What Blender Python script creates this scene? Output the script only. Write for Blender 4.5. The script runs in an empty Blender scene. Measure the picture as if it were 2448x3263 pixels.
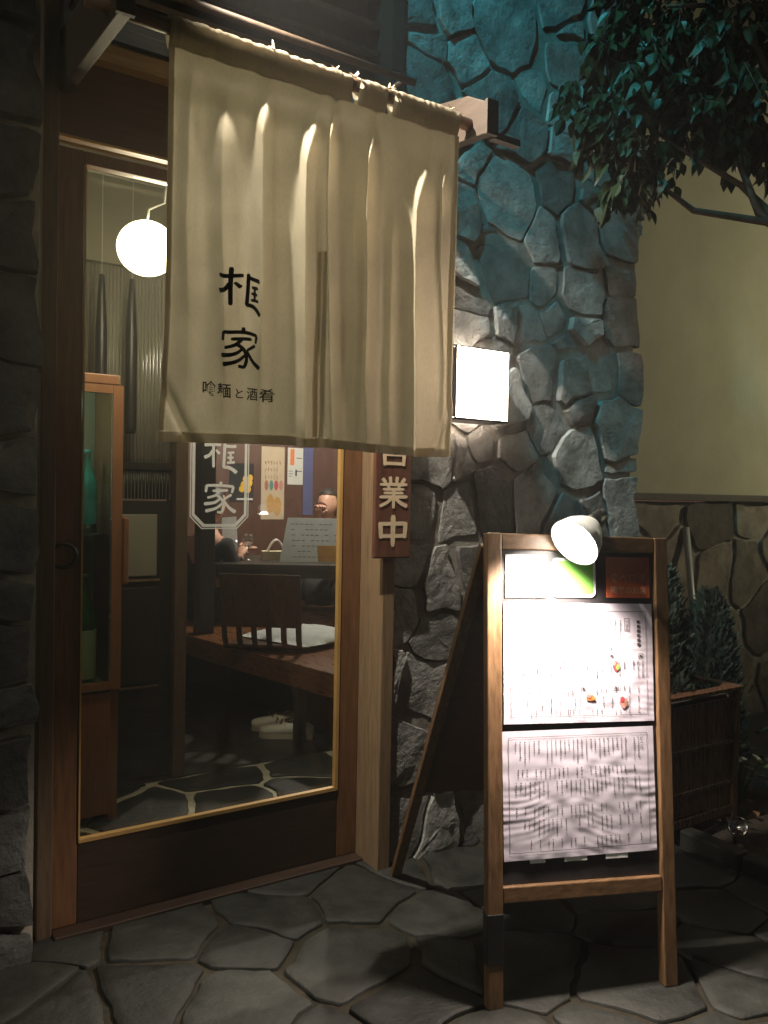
import bpy, bmesh, math, random
from mathutils import Vector, Matrix, Euler, noise

random.seed(7)
S = bpy.context.scene
COL = S.collection
R = math.radians

# ------------------------------------------------------------------ camera
cam_d = bpy.data.cameras.new("camera")
cam = bpy.data.objects.new("camera", cam_d)
COL.objects.link(cam)
CAM = Vector((-1.387, -2.306, 1.2))
_yaw, _pitch, _roll = R(32.71), R(-1.24), R(1.07)
_f = Vector((math.sin(_yaw) * math.cos(_pitch), math.cos(_yaw) * math.cos(_pitch), math.sin(_pitch)))
_r = Vector((math.cos(_yaw), -math.sin(_yaw), 0))
_u = _r.cross(_f)
_r2 = _r * math.cos(_roll) + _u * math.sin(_roll)
_u2 = -_r * math.sin(_roll) + _u * math.cos(_roll)
cam.matrix_world = Matrix(((_r2.x, _u2.x, -_f.x, CAM.x), (_r2.y, _u2.y, -_f.y, CAM.y),
                           (_r2.z, _u2.z, -_f.z, CAM.z), (0, 0, 0, 1)))
cam_d.sensor_fit = 'VERTICAL'
cam_d.sensor_height = 24.0
cam_d.lens = 24.0 * 2600 / 3263
cam_d.clip_start = 0.02
cam_d.clip_end = 500
S.camera = cam

# ------------------------------------------------------------------ night sky, moonless ambient
W = bpy.data.worlds.new("World")
S.world = W
W.use_nodes = True
wn = W.node_tree
bg = wn.nodes["Background"]
sky = wn.nodes.new("ShaderNodeTexSky")
sky.sky_type = 'NISHITA'
sky.sun_disc = False
sky.sun_elevation = R(18)
sky.sun_rotation = R(200)
wn.links.new(sky.outputs[0], bg.inputs[0])
SKY_STRENGTH = 0.003
bg.inputs[1].default_value = SKY_STRENGTH

# distant street light coming along the facade from the left
sun_dir = Vector((0.93, 0.11, -0.30)).normalized()
sun_d = bpy.data.lights.new("street_sun", 'SUN')
sun_d.energy = 0.5
sun_d.angle = R(2.5)
sun_d.color = (1.0, 0.95, 0.78)
sun = bpy.data.objects.new("street_sun", sun_d)
sun.rotation_euler = sun_dir.to_track_quat('-Z', 'Y').to_euler()
COL.objects.link(sun)
sky.sun_rotation = math.atan2(-sun_dir.x, -sun_dir.y)
sky.sun_elevation = math.asin(-sun_dir.z)

S.render.engine = 'CYCLES'
S.cycles.use_denoising = True
S.cycles.max_bounces = 8
S.cycles.transparent_max_bounces = 16
S.cycles.sample_clamp_indirect = 4.0
S.cycles.caustics_reflective = False
S.cycles.caustics_refractive = False
S.cycles.volume_step_rate = 1.0
vs = S.view_settings
vs.view_transform = 'Standard'
vs.look = 'None'
vs.exposure = -0.45
vs.gamma = 1.0
vs.use_curve_mapping = False

# light levels of the place (watts)
NOREN_SPOT_W = 420
LANTERN_E = 48.0
CLIP_W = 105
BULB_E = 50.0
TEAL_W = 600
WASH_W = 145
GLOBE_W = 18
TABLE_W = 150

# ------------------------------------------------------------------ helpers
class MB:
    def __init__(s):
        s.v = []; s.f = []
    def add(s, vs_, fs):
        b = len(s.v)
        s.v += [tuple(p) for p in vs_]
        s.f += [tuple(i + b for i in f) for f in fs]
        return s
    def box(s, x0, x1, y0, y1, z0, z1):
        if x0 > x1: x0, x1 = x1, x0
        if y0 > y1: y0, y1 = y1, y0
        if z0 > z1: z0, z1 = z1, z0
        v = [(x0, y0, z0), (x1, y0, z0), (x1, y1, z0), (x0, y1, z0), (x0, y0, z1), (x1, y0, z1), (x1, y1, z1), (x0, y1, z1)]
        return s.add(v, [(0, 3, 2, 1), (4, 5, 6, 7), (0, 1, 5, 4), (1, 2, 6, 5), (2, 3, 7, 6), (3, 0, 4, 7)])
    def obox(s, o, a, b, c):
        """oriented box: corner o and edge vectors a, b, c"""
        o, a, b, c = map(Vector, (o, a, b, c))
        v = [o, o + a, o + a + b, o + b, o + c, o + a + c, o + a + b + c, o + b + c]
        fs = [(0, 3, 2, 1), (4, 5, 6, 7), (0, 1, 5, 4), (1, 2, 6, 5), (2, 3, 7, 6), (3, 0, 4, 7)]
        if a.cross(b).dot(c) < 0: fs = [f[::-1] for f in fs]
        return s.add(v, fs)
    def bar(s, p, q, w, h, up=(0, 0, 1)):
        p, q, up = Vector(p), Vector(q), Vector(up)
        d = (q - p)
        sd = d.cross(up).normalized() * w
        u = sd.cross(d).normalized() * h
        return s.obox(p - sd / 2 - u / 2, d, sd, u)
    def tube(s, pts, r, n=8, cap=True):
        pts = [Vector(p) for p in pts]
        rs = r if isinstance(r, (list, tuple)) else [r] * len(pts)
        rings = []
        t0 = (pts[1] - pts[0]).normalized()
        ref = Vector((0, 0, 1)) if abs(t0.z) < 0.9 else Vector((1, 0, 0))
        nrm = t0.cross(ref).normalized()
        for i, p in enumerate(pts):
            if i == 0: t = pts[1] - pts[0]
            elif i == len(pts) - 1: t = pts[-1] - pts[-2]
            else: t = pts[i + 1] - pts[i - 1]
            t.normalize()
            nrm = (nrm - t * nrm.dot(t)).normalized()
            b = t.cross(nrm)
            rings.append([p + (nrm * math.cos(2 * math.pi * k / n) + b * math.sin(2 * math.pi * k / n)) * rs[i] for k in range(n)])
        v = [p for rg in rings for p in rg]
        f = []
        for i in range(len(rings) - 1):
            for k in range(n):
                a = i * n + k; c = i * n + (k + 1) % n
                f.append((a, c, c + n, a + n))
        if cap:
            f.append(tuple(range(n))[::-1]); f.append(tuple((len(rings) - 1) * n + k for k in range(n)))
        return s.add(v, f)
    def lathe(s, prof, c=(0, 0, 0), n=20, axis=None):
        """prof: list of (radius, height)"""
        c = Vector(c)
        ax = Vector(axis).normalized() if axis else Vector((0, 0, 1))
        ref = Vector((1, 0, 0)) if abs(ax.x) < 0.9 else Vector((0, 1, 0))
        e1 = ax.cross(ref).normalized(); e2 = ax.cross(e1)
        v = []; f = []
        for (r, h) in prof:
            for k in range(n):
                a = 2 * math.pi * k / n
                v.append(c + ax * h + (e1 * math.cos(a) + e2 * math.sin(a)) * r)
        for i in range(len(prof) - 1):
            for k in range(n):
                a = i * n + k; b = i * n + (k + 1) % n
                f.append((a, b, b + n, a + n))
        return s.add(v, f)
    def prism(s, poly, d):
        """poly: planar list of 3d points, d: extrusion vector"""
        poly = [Vector(p) for p in poly]; d = Vector(d); n = len(poly)
        f = [tuple(range(n))[::-1], tuple(range(n, 2 * n))] + [(i, (i + 1) % n, (i + 1) % n + n, i + n) for i in range(n)]
        return s.add(poly + [p + d for p in poly], f)
    def mesh(s, name):
        m = bpy.data.meshes.new(name)
        m.from_pydata(s.v, [], s.f)
        return m

def fix_normals(m):
    bm = bmesh.new(); bm.from_mesh(m)
    bmesh.ops.recalc_face_normals(bm, faces=bm.faces)
    bm.to_mesh(m); bm.free()

def obj(name, mb, mat, parent=None, smooth=False, bevel=0.0, fix=True):
    m = mb.mesh(name) if isinstance(mb, MB) else mb
    if fix and isinstance(mb, MB): fix_normals(m)
    if mat and not m.materials: m.materials.append(mat)
    o = bpy.data.objects.new(name, m)
    COL.objects.link(o)
    if parent:
        o.parent = parent
        if parent.type == 'EMPTY':
            o.matrix_parent_inverse = Matrix.Translation(-parent.location)
    if smooth:
        for p in m.polygons: p.use_smooth = True
    if bevel:
        b = o.modifiers.new("bevel", 'BEVEL'); b.width = bevel; b.segments = 2; b.limit_method = 'ANGLE'
    return o

def tag(o, label=None, cat=None, group=None, kind=None):
    if label: o["label"] = label
    if cat: o["category"] = cat
    if group: o["group"] = group
    if kind: o["kind"] = kind
    return o

def thing(name, label, cat, loc=(0, 0, 0), group=None):
    o = bpy.data.objects.new(name, None)
    o.empty_display_size = 0.1
    o.location = loc
    COL.objects.link(o)
    return tag(o, label, cat, group)

def sstep(a, b, x):
    t = max(0.0, min(1.0, (x - a) / (b - a)))
    return t * t * (3 - 2 * t)

# ------------------------------------------------------------------ materials
def newmat(name):
    m = bpy.data.materials.new(name); m.use_nodes = True
    nt = m.node_tree
    return m, nt, nt.nodes["Principled BSDF"]

def pbr(name, col, rough=0.6, metal=0.0, var=0.25, scale=8.0, stretch=(1, 1, 1), bump=0.2, bscale=None, dist=0.004, objvar=0.0, col2=None, spec=0.5, detail=6, emit=None, estr=0):
    m, nt, p = newmat(name)
    L = nt.links
    tc = nt.nodes.new("ShaderNodeTexCoord")
    mp = nt.nodes.new("ShaderNodeMapping"); mp.inputs["Scale"].default_value = stretch
    L.new(tc.outputs["Object"], mp.inputs[0])
    vec = mp.outputs[0]
    if objvar:
        oi = nt.nodes.new("ShaderNodeObjectInfo")
        ad = nt.nodes.new("ShaderNodeVectorMath"); ad.operation = 'ADD'
        cm = nt.nodes.new("ShaderNodeVectorMath"); cm.operation = 'SCALE'
        cb = nt.nodes.new("ShaderNodeCombineXYZ")
        for i in range(3): L.new(oi.outputs["Random"], cb.inputs[i])
        L.new(cb.outputs[0], cm.inputs[0]); cm.inputs["Scale"].default_value = 37.0
        L.new(vec, ad.inputs[0]); L.new(cm.outputs[0], ad.inputs[1]); vec = ad.outputs[0]
    n1 = nt.nodes.new("ShaderNodeTexNoise"); n1.inputs["Scale"].default_value = scale
    n1.inputs["Detail"].default_value = detail; n1.inputs["Roughness"].default_value = 0.62
    L.new(vec, n1.inputs["Vector"])
    rp = nt.nodes.new("ShaderNodeValToRGB")
    c1 = Vector(col); c2 = Vector(col2) if col2 else c1 * (1 + var)
    c0 = c1 * (1 - var)
    rp.color_ramp.elements[0].position = 0.3; rp.color_ramp.elements[0].color = (*c0, 1)
    rp.color_ramp.elements[1].position = 0.7; rp.color_ramp.elements[1].color = (*c2, 1)
    L.new(n1.outputs["Fac"], rp.inputs[0])
    out = rp.outputs[0]
    if objvar:
        mul = nt.nodes.new("ShaderNodeMath"); mul.operation = 'MULTIPLY_ADD'
        mul.inputs[1].default_value = 2 * objvar; mul.inputs[2].default_value = 1 - objvar
        L.new(oi.outputs["Random"], mul.inputs[0])
        sc = nt.nodes.new("ShaderNodeVectorMath"); sc.operation = 'SCALE'
        L.new(out, sc.inputs[0]); L.new(mul.outputs[0], sc.inputs["Scale"]); out = sc.outputs[0]
    L.new(out, p.inputs["Base Color"])
    p.inputs["Metallic"].default_value = metal
    p.inputs["Specular IOR Level"].default_value = spec
    rr = nt.nodes.new("ShaderNodeMapRange")
    rr.inputs["To Min"].default_value = max(0.02, rough - 0.12); rr.inputs["To Max"].default_value = min(1, rough + 0.12)
    L.new(n1.outputs["Fac"], rr.inputs[0]); L.new(rr.outputs[0], p.inputs["Roughness"])
    if bump:
        n2 = nt.nodes.new("ShaderNodeTexNoise"); n2.inputs["Scale"].default_value = bscale or scale * 4
        n2.inputs["Detail"].default_value = 8; n2.inputs["Roughness"].default_value = 0.65
        L.new(vec, n2.inputs["Vector"])
        bp = nt.nodes.new("ShaderNodeBump"); bp.inputs["Strength"].default_value = bump; bp.inputs["Distance"].default_value = dist
        L.new(n2.outputs["Fac"], bp.inputs["Height"]); L.new(bp.outputs[0], p.inputs["Normal"])
    if emit:
        p.inputs["Emission Color"].default_value = (*emit, 1); p.inputs["Emission Strength"].default_value = estr
    return m

def emitmat(name, col, strength):
    m, nt, p = newmat(name)
    p.inputs["Base Color"].default_value = (0.8, 0.8, 0.78, 1)
    p.inputs["Emission Color"].default_value = (*col, 1)
    p.inputs["Emission Strength"].default_value = strength
    return m

def clearmat(name, tint=(0.95, 0.97, 0.95), rough=0.02, ior=1.45):
    m = bpy.data.materials.new(name); m.use_nodes = True
    nt = m.node_tree; nt.nodes.clear()
    out = nt.nodes.new("ShaderNodeOutputMaterial")
    tr = nt.nodes.new("ShaderNodeBsdfTransparent"); tr.inputs[0].default_value = (*tint, 1)
    gl = nt.nodes.new("ShaderNodeBsdfGlossy"); gl.inputs["Roughness"].default_value = rough
    lw = nt.nodes.new("ShaderNodeLayerWeight"); lw.inputs[0].default_value = 0.5
    pw = nt.nodes.new("ShaderNodeMath"); pw.operation = 'POWER'; pw.inputs[1].default_value = 5.0
    f0 = ((ior - 1) / (ior + 1)) ** 2
    fr = nt.nodes.new("ShaderNodeMath"); fr.operation = 'MULTIPLY_ADD'; fr.inputs[1].default_value = 1 - f0; fr.inputs[2].default_value = f0
    nt.links.new(lw.outputs["Facing"], pw.inputs[0]); nt.links.new(pw.outputs[0], fr.inputs[0])
    mx = nt.nodes.new("ShaderNodeMixShader")
    nt.links.new(fr.outputs[0], mx.inputs[0]); nt.links.new(tr.outputs[0], mx.inputs[1]); nt.links.new(gl.outputs[0], mx.inputs[2])
    nt.links.new(mx.outputs[0], out.inputs[0])
    return m

def clothmat(name, col, trans=0.45, scale=900):
    m = bpy.data.materials.new(name); m.use_nodes = True
    nt = m.node_tree; nt.nodes.clear(); L = nt.links
    out = nt.nodes.new("ShaderNodeOutputMaterial")
    tc = nt.nodes.new("ShaderNodeTexCoord")
    n = nt.nodes.new("ShaderNodeTexNoise"); n.inputs["Scale"].default_value = 9; n.inputs["Detail"].default_value = 8
    L.new(tc.outputs["Object"], n.inputs["Vector"])
    n3 = nt.nodes.new("ShaderNodeTexNoise"); n3.inputs["Scale"].default_value = 240; n3.inputs["Detail"].default_value = 3
    mpx = nt.nodes.new("ShaderNodeMapping"); mpx.inputs["Scale"].default_value = (1, 1, 0.35)
    L.new(tc.outputs["Object"], mpx.inputs[0]); L.new(mpx.outputs[0], n3.inputs["Vector"])
    rp = nt.nodes.new("ShaderNodeValToRGB")
    rp.color_ramp.elements[0].position = 0.25; rp.color_ramp.elements[0].color = (*(Vector(col) * 0.8), 1)
    rp.color_ramp.elements[1].position = 0.75; rp.color_ramp.elements[1].color = (*(Vector(col) * 1.12), 1)
    mixn = nt.nodes.new("ShaderNodeMath"); mixn.operation = 'MULTIPLY_ADD'; mixn.inputs[1].default_value = 0.35
    hm = nt.nodes.new("ShaderNodeMath"); hm.operation = 'MULTIPLY'; hm.inputs[1].default_value = 0.65
    L.new(n.outputs["Fac"], hm.inputs[0]); L.new(n3.outputs["Fac"], mixn.inputs[0]); L.new(hm.outputs[0], mixn.inputs[2])
    L.new(mixn.outputs[0], rp.inputs[0])
    bp = nt.nodes.new("ShaderNodeBump"); bp.inputs["Strength"].default_value = 0.25; bp.inputs["Distance"].default_value = 0.001
    L.new(n3.outputs["Fac"], bp.inputs["Height"])
    df = nt.nodes.new("ShaderNodeBsdfDiffuse"); tl = nt.nodes.new("ShaderNodeBsdfTranslucent")
    mx = nt.nodes.new("ShaderNodeMixShader"); mx.inputs[0].default_value = trans
    for b in (df, tl):
        L.new(rp.outputs[0], b.inputs["Color"]); L.new(bp.outputs[0], b.inputs["Normal"])
    L.new(df.outputs[0], mx.inputs[1]); L.new(tl.outputs[0], mx.inputs[2]); L.new(mx.outputs[0], out.inputs[0])
    return m

ZG = (14, 14, 1.2); XG = (1.2, 14, 14)
M = {}
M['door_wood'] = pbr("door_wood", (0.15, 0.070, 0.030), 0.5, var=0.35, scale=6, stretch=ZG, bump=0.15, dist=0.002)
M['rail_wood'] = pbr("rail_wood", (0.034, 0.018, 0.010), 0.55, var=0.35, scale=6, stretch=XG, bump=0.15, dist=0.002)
M['jamb_wood'] = pbr("jamb_wood", (0.22, 0.145, 0.080), 0.55, var=0.3, scale=6, stretch=ZG, bump=0.2, dist=0.002)
M['dark_wood'] = pbr("dark_wood", (0.07, 0.045, 0.028), 0.6, var=0.35, scale=6, stretch=(6, 6, 6), bump=0.25, dist=0.003)
M['dark_z'] = pbr("dark_wood_upright", (0.10, 0.065, 0.038), 0.6, var=0.35, scale=6, stretch=ZG, bump=0.25, dist=0.003)
M['beam_wood'] = pbr("beam_wood", (0.42, 0.27, 0.13), 0.6, var=0.3, scale=5, stretch=XG, bump=0.2, dist=0.002)
M['header'] = pbr("header_wood", (0.085, 0.042, 0.022), 0.55, var=0.3, scale=5, stretch=XG, bump=0.15, dist=0.002)
M['bead'] = pbr("bead_wood", (0.45, 0.27, 0.09), 0.4, var=0.2, scale=6, bump=0.1)
M['arm'] = pbr("arm_wood", (0.045, 0.026, 0.015), 0.6, var=0.35, scale=6, stretch=(14, 1.2, 14), bump=0.25, dist=0.003)
M['pole'] = pbr("pole_wood", (0.22, 0.13, 0.07), 0.5, var=0.35, scale=6, stretch=XG, bump=0.15, dist=0.002)
M['zinc'] = pbr("zinc", (0.42, 0.44, 0.44), 0.4, metal=0.7, var=0.12, scale=5, stretch=XG, bump=0.05)
M['stone'] = pbr("wall_stone", (0.25, 0.245, 0.235), 0.8, var=0.5, scale=9, bump=0.9, bscale=48, dist=0.010, objvar=0.5, spec=0.25)
M['stone_dark'] = pbr("pillar_stone", (0.13, 0.13, 0.125), 0.75, var=0.45, scale=8, bump=0.8, bscale=24, dist=0.012, objvar=0.35, spec=0.3)
M['stone_warm'] = pbr("base_stone", (0.20, 0.165, 0.125), 0.85, var=0.5, scale=9, bump=0.6, bscale=30, dist=0.008, objvar=0.45, spec=0.2)
M['mortar'] = pbr("mortar", (0.25, 0.235, 0.21), 0.95, var=0.35, scale=14, bump=0.6, bscale=60, dist=0.006, spec=0.1)
M['mortar_light'] = pbr("light_mortar", (0.34, 0.31, 0.26), 0.95, var=0.3, scale=14, bump=0.6, bscale=60, dist=0.005, spec=0.1)
M['flag'] = pbr("flagstone", (0.023, 0.024, 0.021), 0.6, var=0.5, scale=9, bump=0.7, bscale=40, dist=0.006, objvar=0.35, spec=0.35)
M['joint'] = pbr("paving_joint", (0.034, 0.030, 0.022), 0.9, var=0.35, scale=16, bump=0.5, bscale=60, dist=0.004, spec=0.1)
M['joint_in'] = pbr("indoor_joint", (0.40, 0.37, 0.29), 0.9, var=0.3, scale=16, bump=0.4, bscale=60, dist=0.004, spec=0.1)
M['asphalt'] = pbr("asphalt", (0.05, 0.05, 0.05), 0.85, var=0.3, scale=60, bump=0.5, bscale=200, dist=0.004)
M['plaster'] = pbr("beige_plaster", (0.58, 0.53, 0.37), 0.9, var=0.12, scale=2.2, bump=0.45, bscale=90, dist=0.004, spec=0.1)
M['trim'] = pbr("trim", (0.10, 0.075, 0.045), 0.7, var=0.3, scale=10, bump=0.1)
M['glass'] = clearmat("door_glass")
M['cab_glass'] = clearmat("cabinet_glass", (0.80, 0.9, 0.84), 0.03)
M['tumbler'] = clearmat("drinking_glass", (0.93, 0.95, 0.95), 0.08, 2.3)
M['noren'] = clothmat("noren_linen", (0.53, 0.475, 0.36), 0.58)
M['ink'] = pbr("ink", (0.035, 0.03, 0.022), 0.9, var=0.2, scale=40, bump=0)
M['decal'] = clothmat("white_film", (0.88, 0.88, 0.84), 0.4)
M['plaque'] = pbr("plaque_wood", (0.115, 0.042, 0.024), 0.55, var=0.35, scale=7, stretch=ZG, bump=0.25, dist=0.002)
M['cream'] = pbr("cream_letter", (0.72, 0.56, 0.38), 0.6, var=0.12, scale=30, bump=0.1)
M['board_wood'] = pbr("board_wood", (0.13, 0.073, 0.034), 0.45, var=0.45, scale=7, stretch=ZG, bump=0.2, dist=0.002)
M['board_rail'] = pbr("board_rail_wood", (0.12, 0.066, 0.030), 0.45, var=0.45, scale=7, stretch=XG, bump=0.2, dist=0.002)
M['chalk'] = pbr("black_board", (0.025, 0.024, 0.026), 0.35, var=0.5, scale=12, bump=0.15, bscale=30)
M['black'] = pbr("black_plastic", (0.012, 0.012, 0.012), 0.4, var=0.3, bump=0.05)
M['paper'] = pbr("menu_paper", (0.74, 0.70, 0.76), 0.75, var=0.03, scale=5, bump=0)
M['red_card'] = pbr("red_card", (0.62, 0.13, 0.05), 0.5, var=0.1, bump=0.02)
M['pale_print'] = pbr("pale_print", (0.75, 0.42, 0.30), 0.6, var=0.05, bump=0)
M['green_card'] = pbr("green_card", (0.22, 0.55, 0.10), 0.4, var=0.1, bump=0)
M['white_card'] = pbr("white_card", (0.8, 0.8, 0.78), 0.4, var=0.03, bump=0)
M['leafmat'] = pbr("leaf", (0.024, 0.036, 0.012), 0.45, var=0.35, scale=20, bump=0.1, objvar=0.4, spec=0.4)
M['orange_leaf'] = pbr("orange_leaf", (0.5, 0.2, 0.03), 0.5, var=0.2, bump=0.1)
M['conifer'] = pbr("conifer", (0.028, 0.045, 0.034), 0.7, var=0.4, scale=20, bump=0)
M['ground_leaf'] = pbr("ground_leaf", (0.05, 0.085, 0.03), 0.4, var=0.4, scale=14, bump=0.1, objvar=0.3)
M['bark'] = pbr("bark", (0.085, 0.06, 0.042), 0.85, var=0.4, scale=20, bump=0.6, dist=0.004)
M['planter'] = pbr("planter_wood", (0.13, 0.062, 0.036), 0.28, var=0.4, scale=7, stretch=ZG, bump=0.3, dist=0.002)
M['soil'] = pbr("soil", (0.035, 0.025, 0.018), 0.95, var=0.4, scale=30, bump=0.8, dist=0.01)
M['steel'] = pbr("steel", (0.55, 0.55, 0.54), 0.25, metal=1.0, var=0.1, bump=0.02)
M['grey_plastic'] = pbr("grey_plastic", (0.33, 0.37, 0.36), 0.5, var=0.1, bump=0.03)
M['white_pipe'] = pbr("white_pipe", (0.6, 0.6, 0.57), 0.35, var=0.1, bump=0.02)
M['fridge'] = pbr("fridge_panel", (0.26, 0.115, 0.052), 0.4, var=0.15, scale=5, stretch=ZG, bump=0.05)
M['fridge_in'] = pbr("fridge_inside", (0.38, 0.40, 0.33), 0.6, var=0.1, bump=0)
M['bottle'] = pbr("green_bottle", (0.015, 0.09, 0.03), 0.12, var=0.2, bump=0)
M['blue_bottle'] = pbr("blue_bottle", (0.05, 0.30, 0.36), 0.15, var=0.1, bump=0)
M['label'] = pbr("bottle_label", (0.62, 0.56, 0.38), 0.7, var=0.06, bump=0)
M['shade_in'] = pbr("inner_wall", (0.30, 0.29, 0.23), 0.9, var=0.12, scale=4, bump=0.2, bscale=80, dist=0.002)
M['ribbed'] = pbr("ribbed_panel", (0.27, 0.26, 0.21), 0.35, var=0.12, scale=4, bump=0)
M['black_wood'] = pbr("black_wood", (0.022, 0.019, 0.016), 0.4, var=0.35, scale=8, stretch=ZG, bump=0.1)
M['brown_wall'] = pbr("brown_wall", (0.105, 0.046, 0.030), 0.5, var=0.2, scale=5, stretch=ZG, bump=0.1)
M['floor_wood'] = pbr("platform_wood", (0.15, 0.060, 0.024), 0.3, var=0.3, scale=6, stretch=(14, 1.2, 14), bump=0.1)
M['chair_wood'] = pbr("chair_wood", (0.075, 0.042, 0.022), 0.3, var=0.3, scale=6, stretch=ZG, bump=0.05)
M['cushion'] = pbr("cushion_cloth", (0.48, 0.52, 0.52), 0.9, var=0.12, scale=12, bump=0.2, bscale=90)
M['shoe'] = pbr("white_leather", (0.88, 0.86, 0.79), 0.5, var=0.06, bump=0.05)
M['sole'] = pbr("sole_rubber", (0.5, 0.44, 0.34), 0.7, var=0.1, bump=0.05)
M['lace'] = pbr("shoe_trim", (0.12, 0.07, 0.045), 0.7, var=0.1, bump=0.05)
M['skin'] = pbr("skin", (0.55, 0.31, 0.22), 0.5, var=0.06, bump=0.03)
M['hair'] = pbr("hair", (0.02, 0.014, 0.011), 0.5, var=0.3, scale=30, stretch=ZG, bump=0.3)
M['black_cloth'] = pbr("black_cloth", (0.018, 0.018, 0.02), 0.9, var=0.25, bump=0.2)
M['pink_cloth'] = pbr("pink_cloth", (0.5, 0.27, 0.24), 0.9, var=0.12, bump=0.15)
M['cup'] = pbr("cup_glaze", (0.07, 0.02, 0.018), 0.3, var=0.2, bump=0.05)
M['poster'] = pbr("poster_paper", (0.58, 0.47, 0.33), 0.6, var=0.05, bump=0)
M['poster_w'] = pbr("white_sheet", (0.66, 0.66, 0.64), 0.6, var=0.04, bump=0)
M['blue_sheet'] = pbr("blue_sheet", (0.10, 0.11, 0.26), 0.6, var=0.1, bump=0)
M['pale_sheet'] = pbr("pale_sheet", (0.60, 0.66, 0.70), 0.6, var=0.08, scale=10, bump=0)
M['brown_print'] = pbr("brown_print", (0.36, 0.17, 0.12), 0.7, var=0.1, bump=0)
M['grey_print'] = pbr("grey_print", (0.16, 0.15, 0.16), 0.7, var=0.1, bump=0)
M['dark_print'] = pbr("dark_print", (0.06, 0.055, 0.06), 0.7, var=0.1, bump=0)
M['amber'] = pbr("amber_print", (0.55, 0.30, 0.08), 0.6, var=0.2, bump=0)
M['teal_print'] = pbr("teal_print", (0.10, 0.26, 0.24), 0.6, var=0.1, bump=0)
M['crimson'] = pbr("crimson_print", (0.50, 0.07, 0.08), 0.6, var=0.1, bump=0)
M['rose_print'] = pbr("rose_print", (0.55, 0.25, 0.22), 0.6, var=0.1, bump=0)
M['orange_print'] = pbr("orange_print", (0.75, 0.22, 0.06), 0.6, var=0.1, bump=0)
M['yellow_flower'] = pbr("yellow_flower", (0.75, 0.45, 0.04), 0.6, var=0.2, bump=0)
M['cord'] = pbr("cord", (0.62, 0.62, 0.58), 0.5, var=0.05, bump=0)

# ------------------------------------------------------------------ crazy paving / rubble cells
def clip_poly(poly, nx, ny, c):
    """keep points with nx*x+ny*y <= c"""
    out = []
    for i in range(len(poly)):
        a = poly[i]; b = poly[(i + 1) % len(poly)]
        da = nx * a[0] + ny * a[1] - c; db = nx * b[0] + ny * b[1] - c
        if da <= 0: out.append(a)
        if (da < 0 < db) or (db < 0 < da):
            t = da / (da - db)
            out.append((a[0] + (b[0] - a[0]) * t, a[1] + (b[1] - a[1]) * t))
    return out

def cells(seeds, bound, gap, wt=0.0, gv=(0.6, 0.8)):
    """cells round the seeds; wt spreads their sizes, gv varies the joint width from edge to edge"""
    res = []
    wts = [wt * math.sin(91.7 * s[0] + 47.3 * s[1]) for s in seeds]
    for i, s in enumerate(seeds):
        p = list(bound)
        for j, q in enumerate(seeds):
            if i == j: continue
            dx, dy = q[0] - s[0], q[1] - s[1]
            d = math.hypot(dx, dy)
            if d > 1.6 or d < 1e-6: continue
            nx, ny = dx / d, dy / d
            g = gap * (gv[0] + gv[1] * abs(math.sin(12.9 * (s[0] + q[0]) + 7.3 * (s[1] + q[1]))) ** 2)
            c = (nx * (s[0] + q[0]) + ny * (s[1] + q[1])) / 2 - g / 2 + (wts[i] - wts[j]) / (2 * d)
            p = clip_poly(p, nx, ny, c)
            if len(p) < 3: break
        if len(p) >= 3:
            ar = abs(sum(p[k][0] * p[(k + 1) % len(p)][1] - p[(k + 1) % len(p)][0] * p[k][1] for k in range(len(p)))) / 2
            if ar < 0.0012: p = []
        res.append(p if len(p) >= 3 else None)
    return res

def rough_outline(poly, seg, amp, rnd, warp=0.0):
    # cut corners once, then split edges and jitter
    n = len(poly); q = []
    for i in range(n):
        a = poly[i]; b = poly[(i + 1) % n]
        k = 0.06
        q.append((a[0] + (b[0] - a[0]) * k, a[1] + (b[1] - a[1]) * k))
        q.append((a[0] + (b[0] - a[0]) * (1 - k), a[1] + (b[1] - a[1]) * (1 - k)))
    out = []
    cx = sum(p[0] for p in q) / len(q); cy = sum(p[1] for p in q) / len(q)
    for i in range(len(q)):
        a = q[i]; b = q[(i + 1) % len(q)]
        d = math.hypot(b[0] - a[0], b[1] - a[1])
        m = max(1, min(7, int(d / seg)))
        for k in range(m):
            t = k / m
            x = a[0] + (b[0] - a[0]) * t; y = a[1] + (b[1] - a[1]) * t
            s = 1 - amp * rnd.random()
            x, y = cx + (x - cx) * s, cy + (y - cy) * s
            if warp:
                x, y = x + warp * noise.noise(Vector((x * 6, y * 6, 1.7))) + warp * .4 * noise.noise(Vector((x * 17, y * 17, 5.7))), y + warp * noise.noise(Vector((x * 6, y * 6, 8.3))) + warp * .4 * noise.noise(Vector((x * 17, y * 17, 3.1)))
            out.append((x, y))
    return out, (cx, cy)

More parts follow.
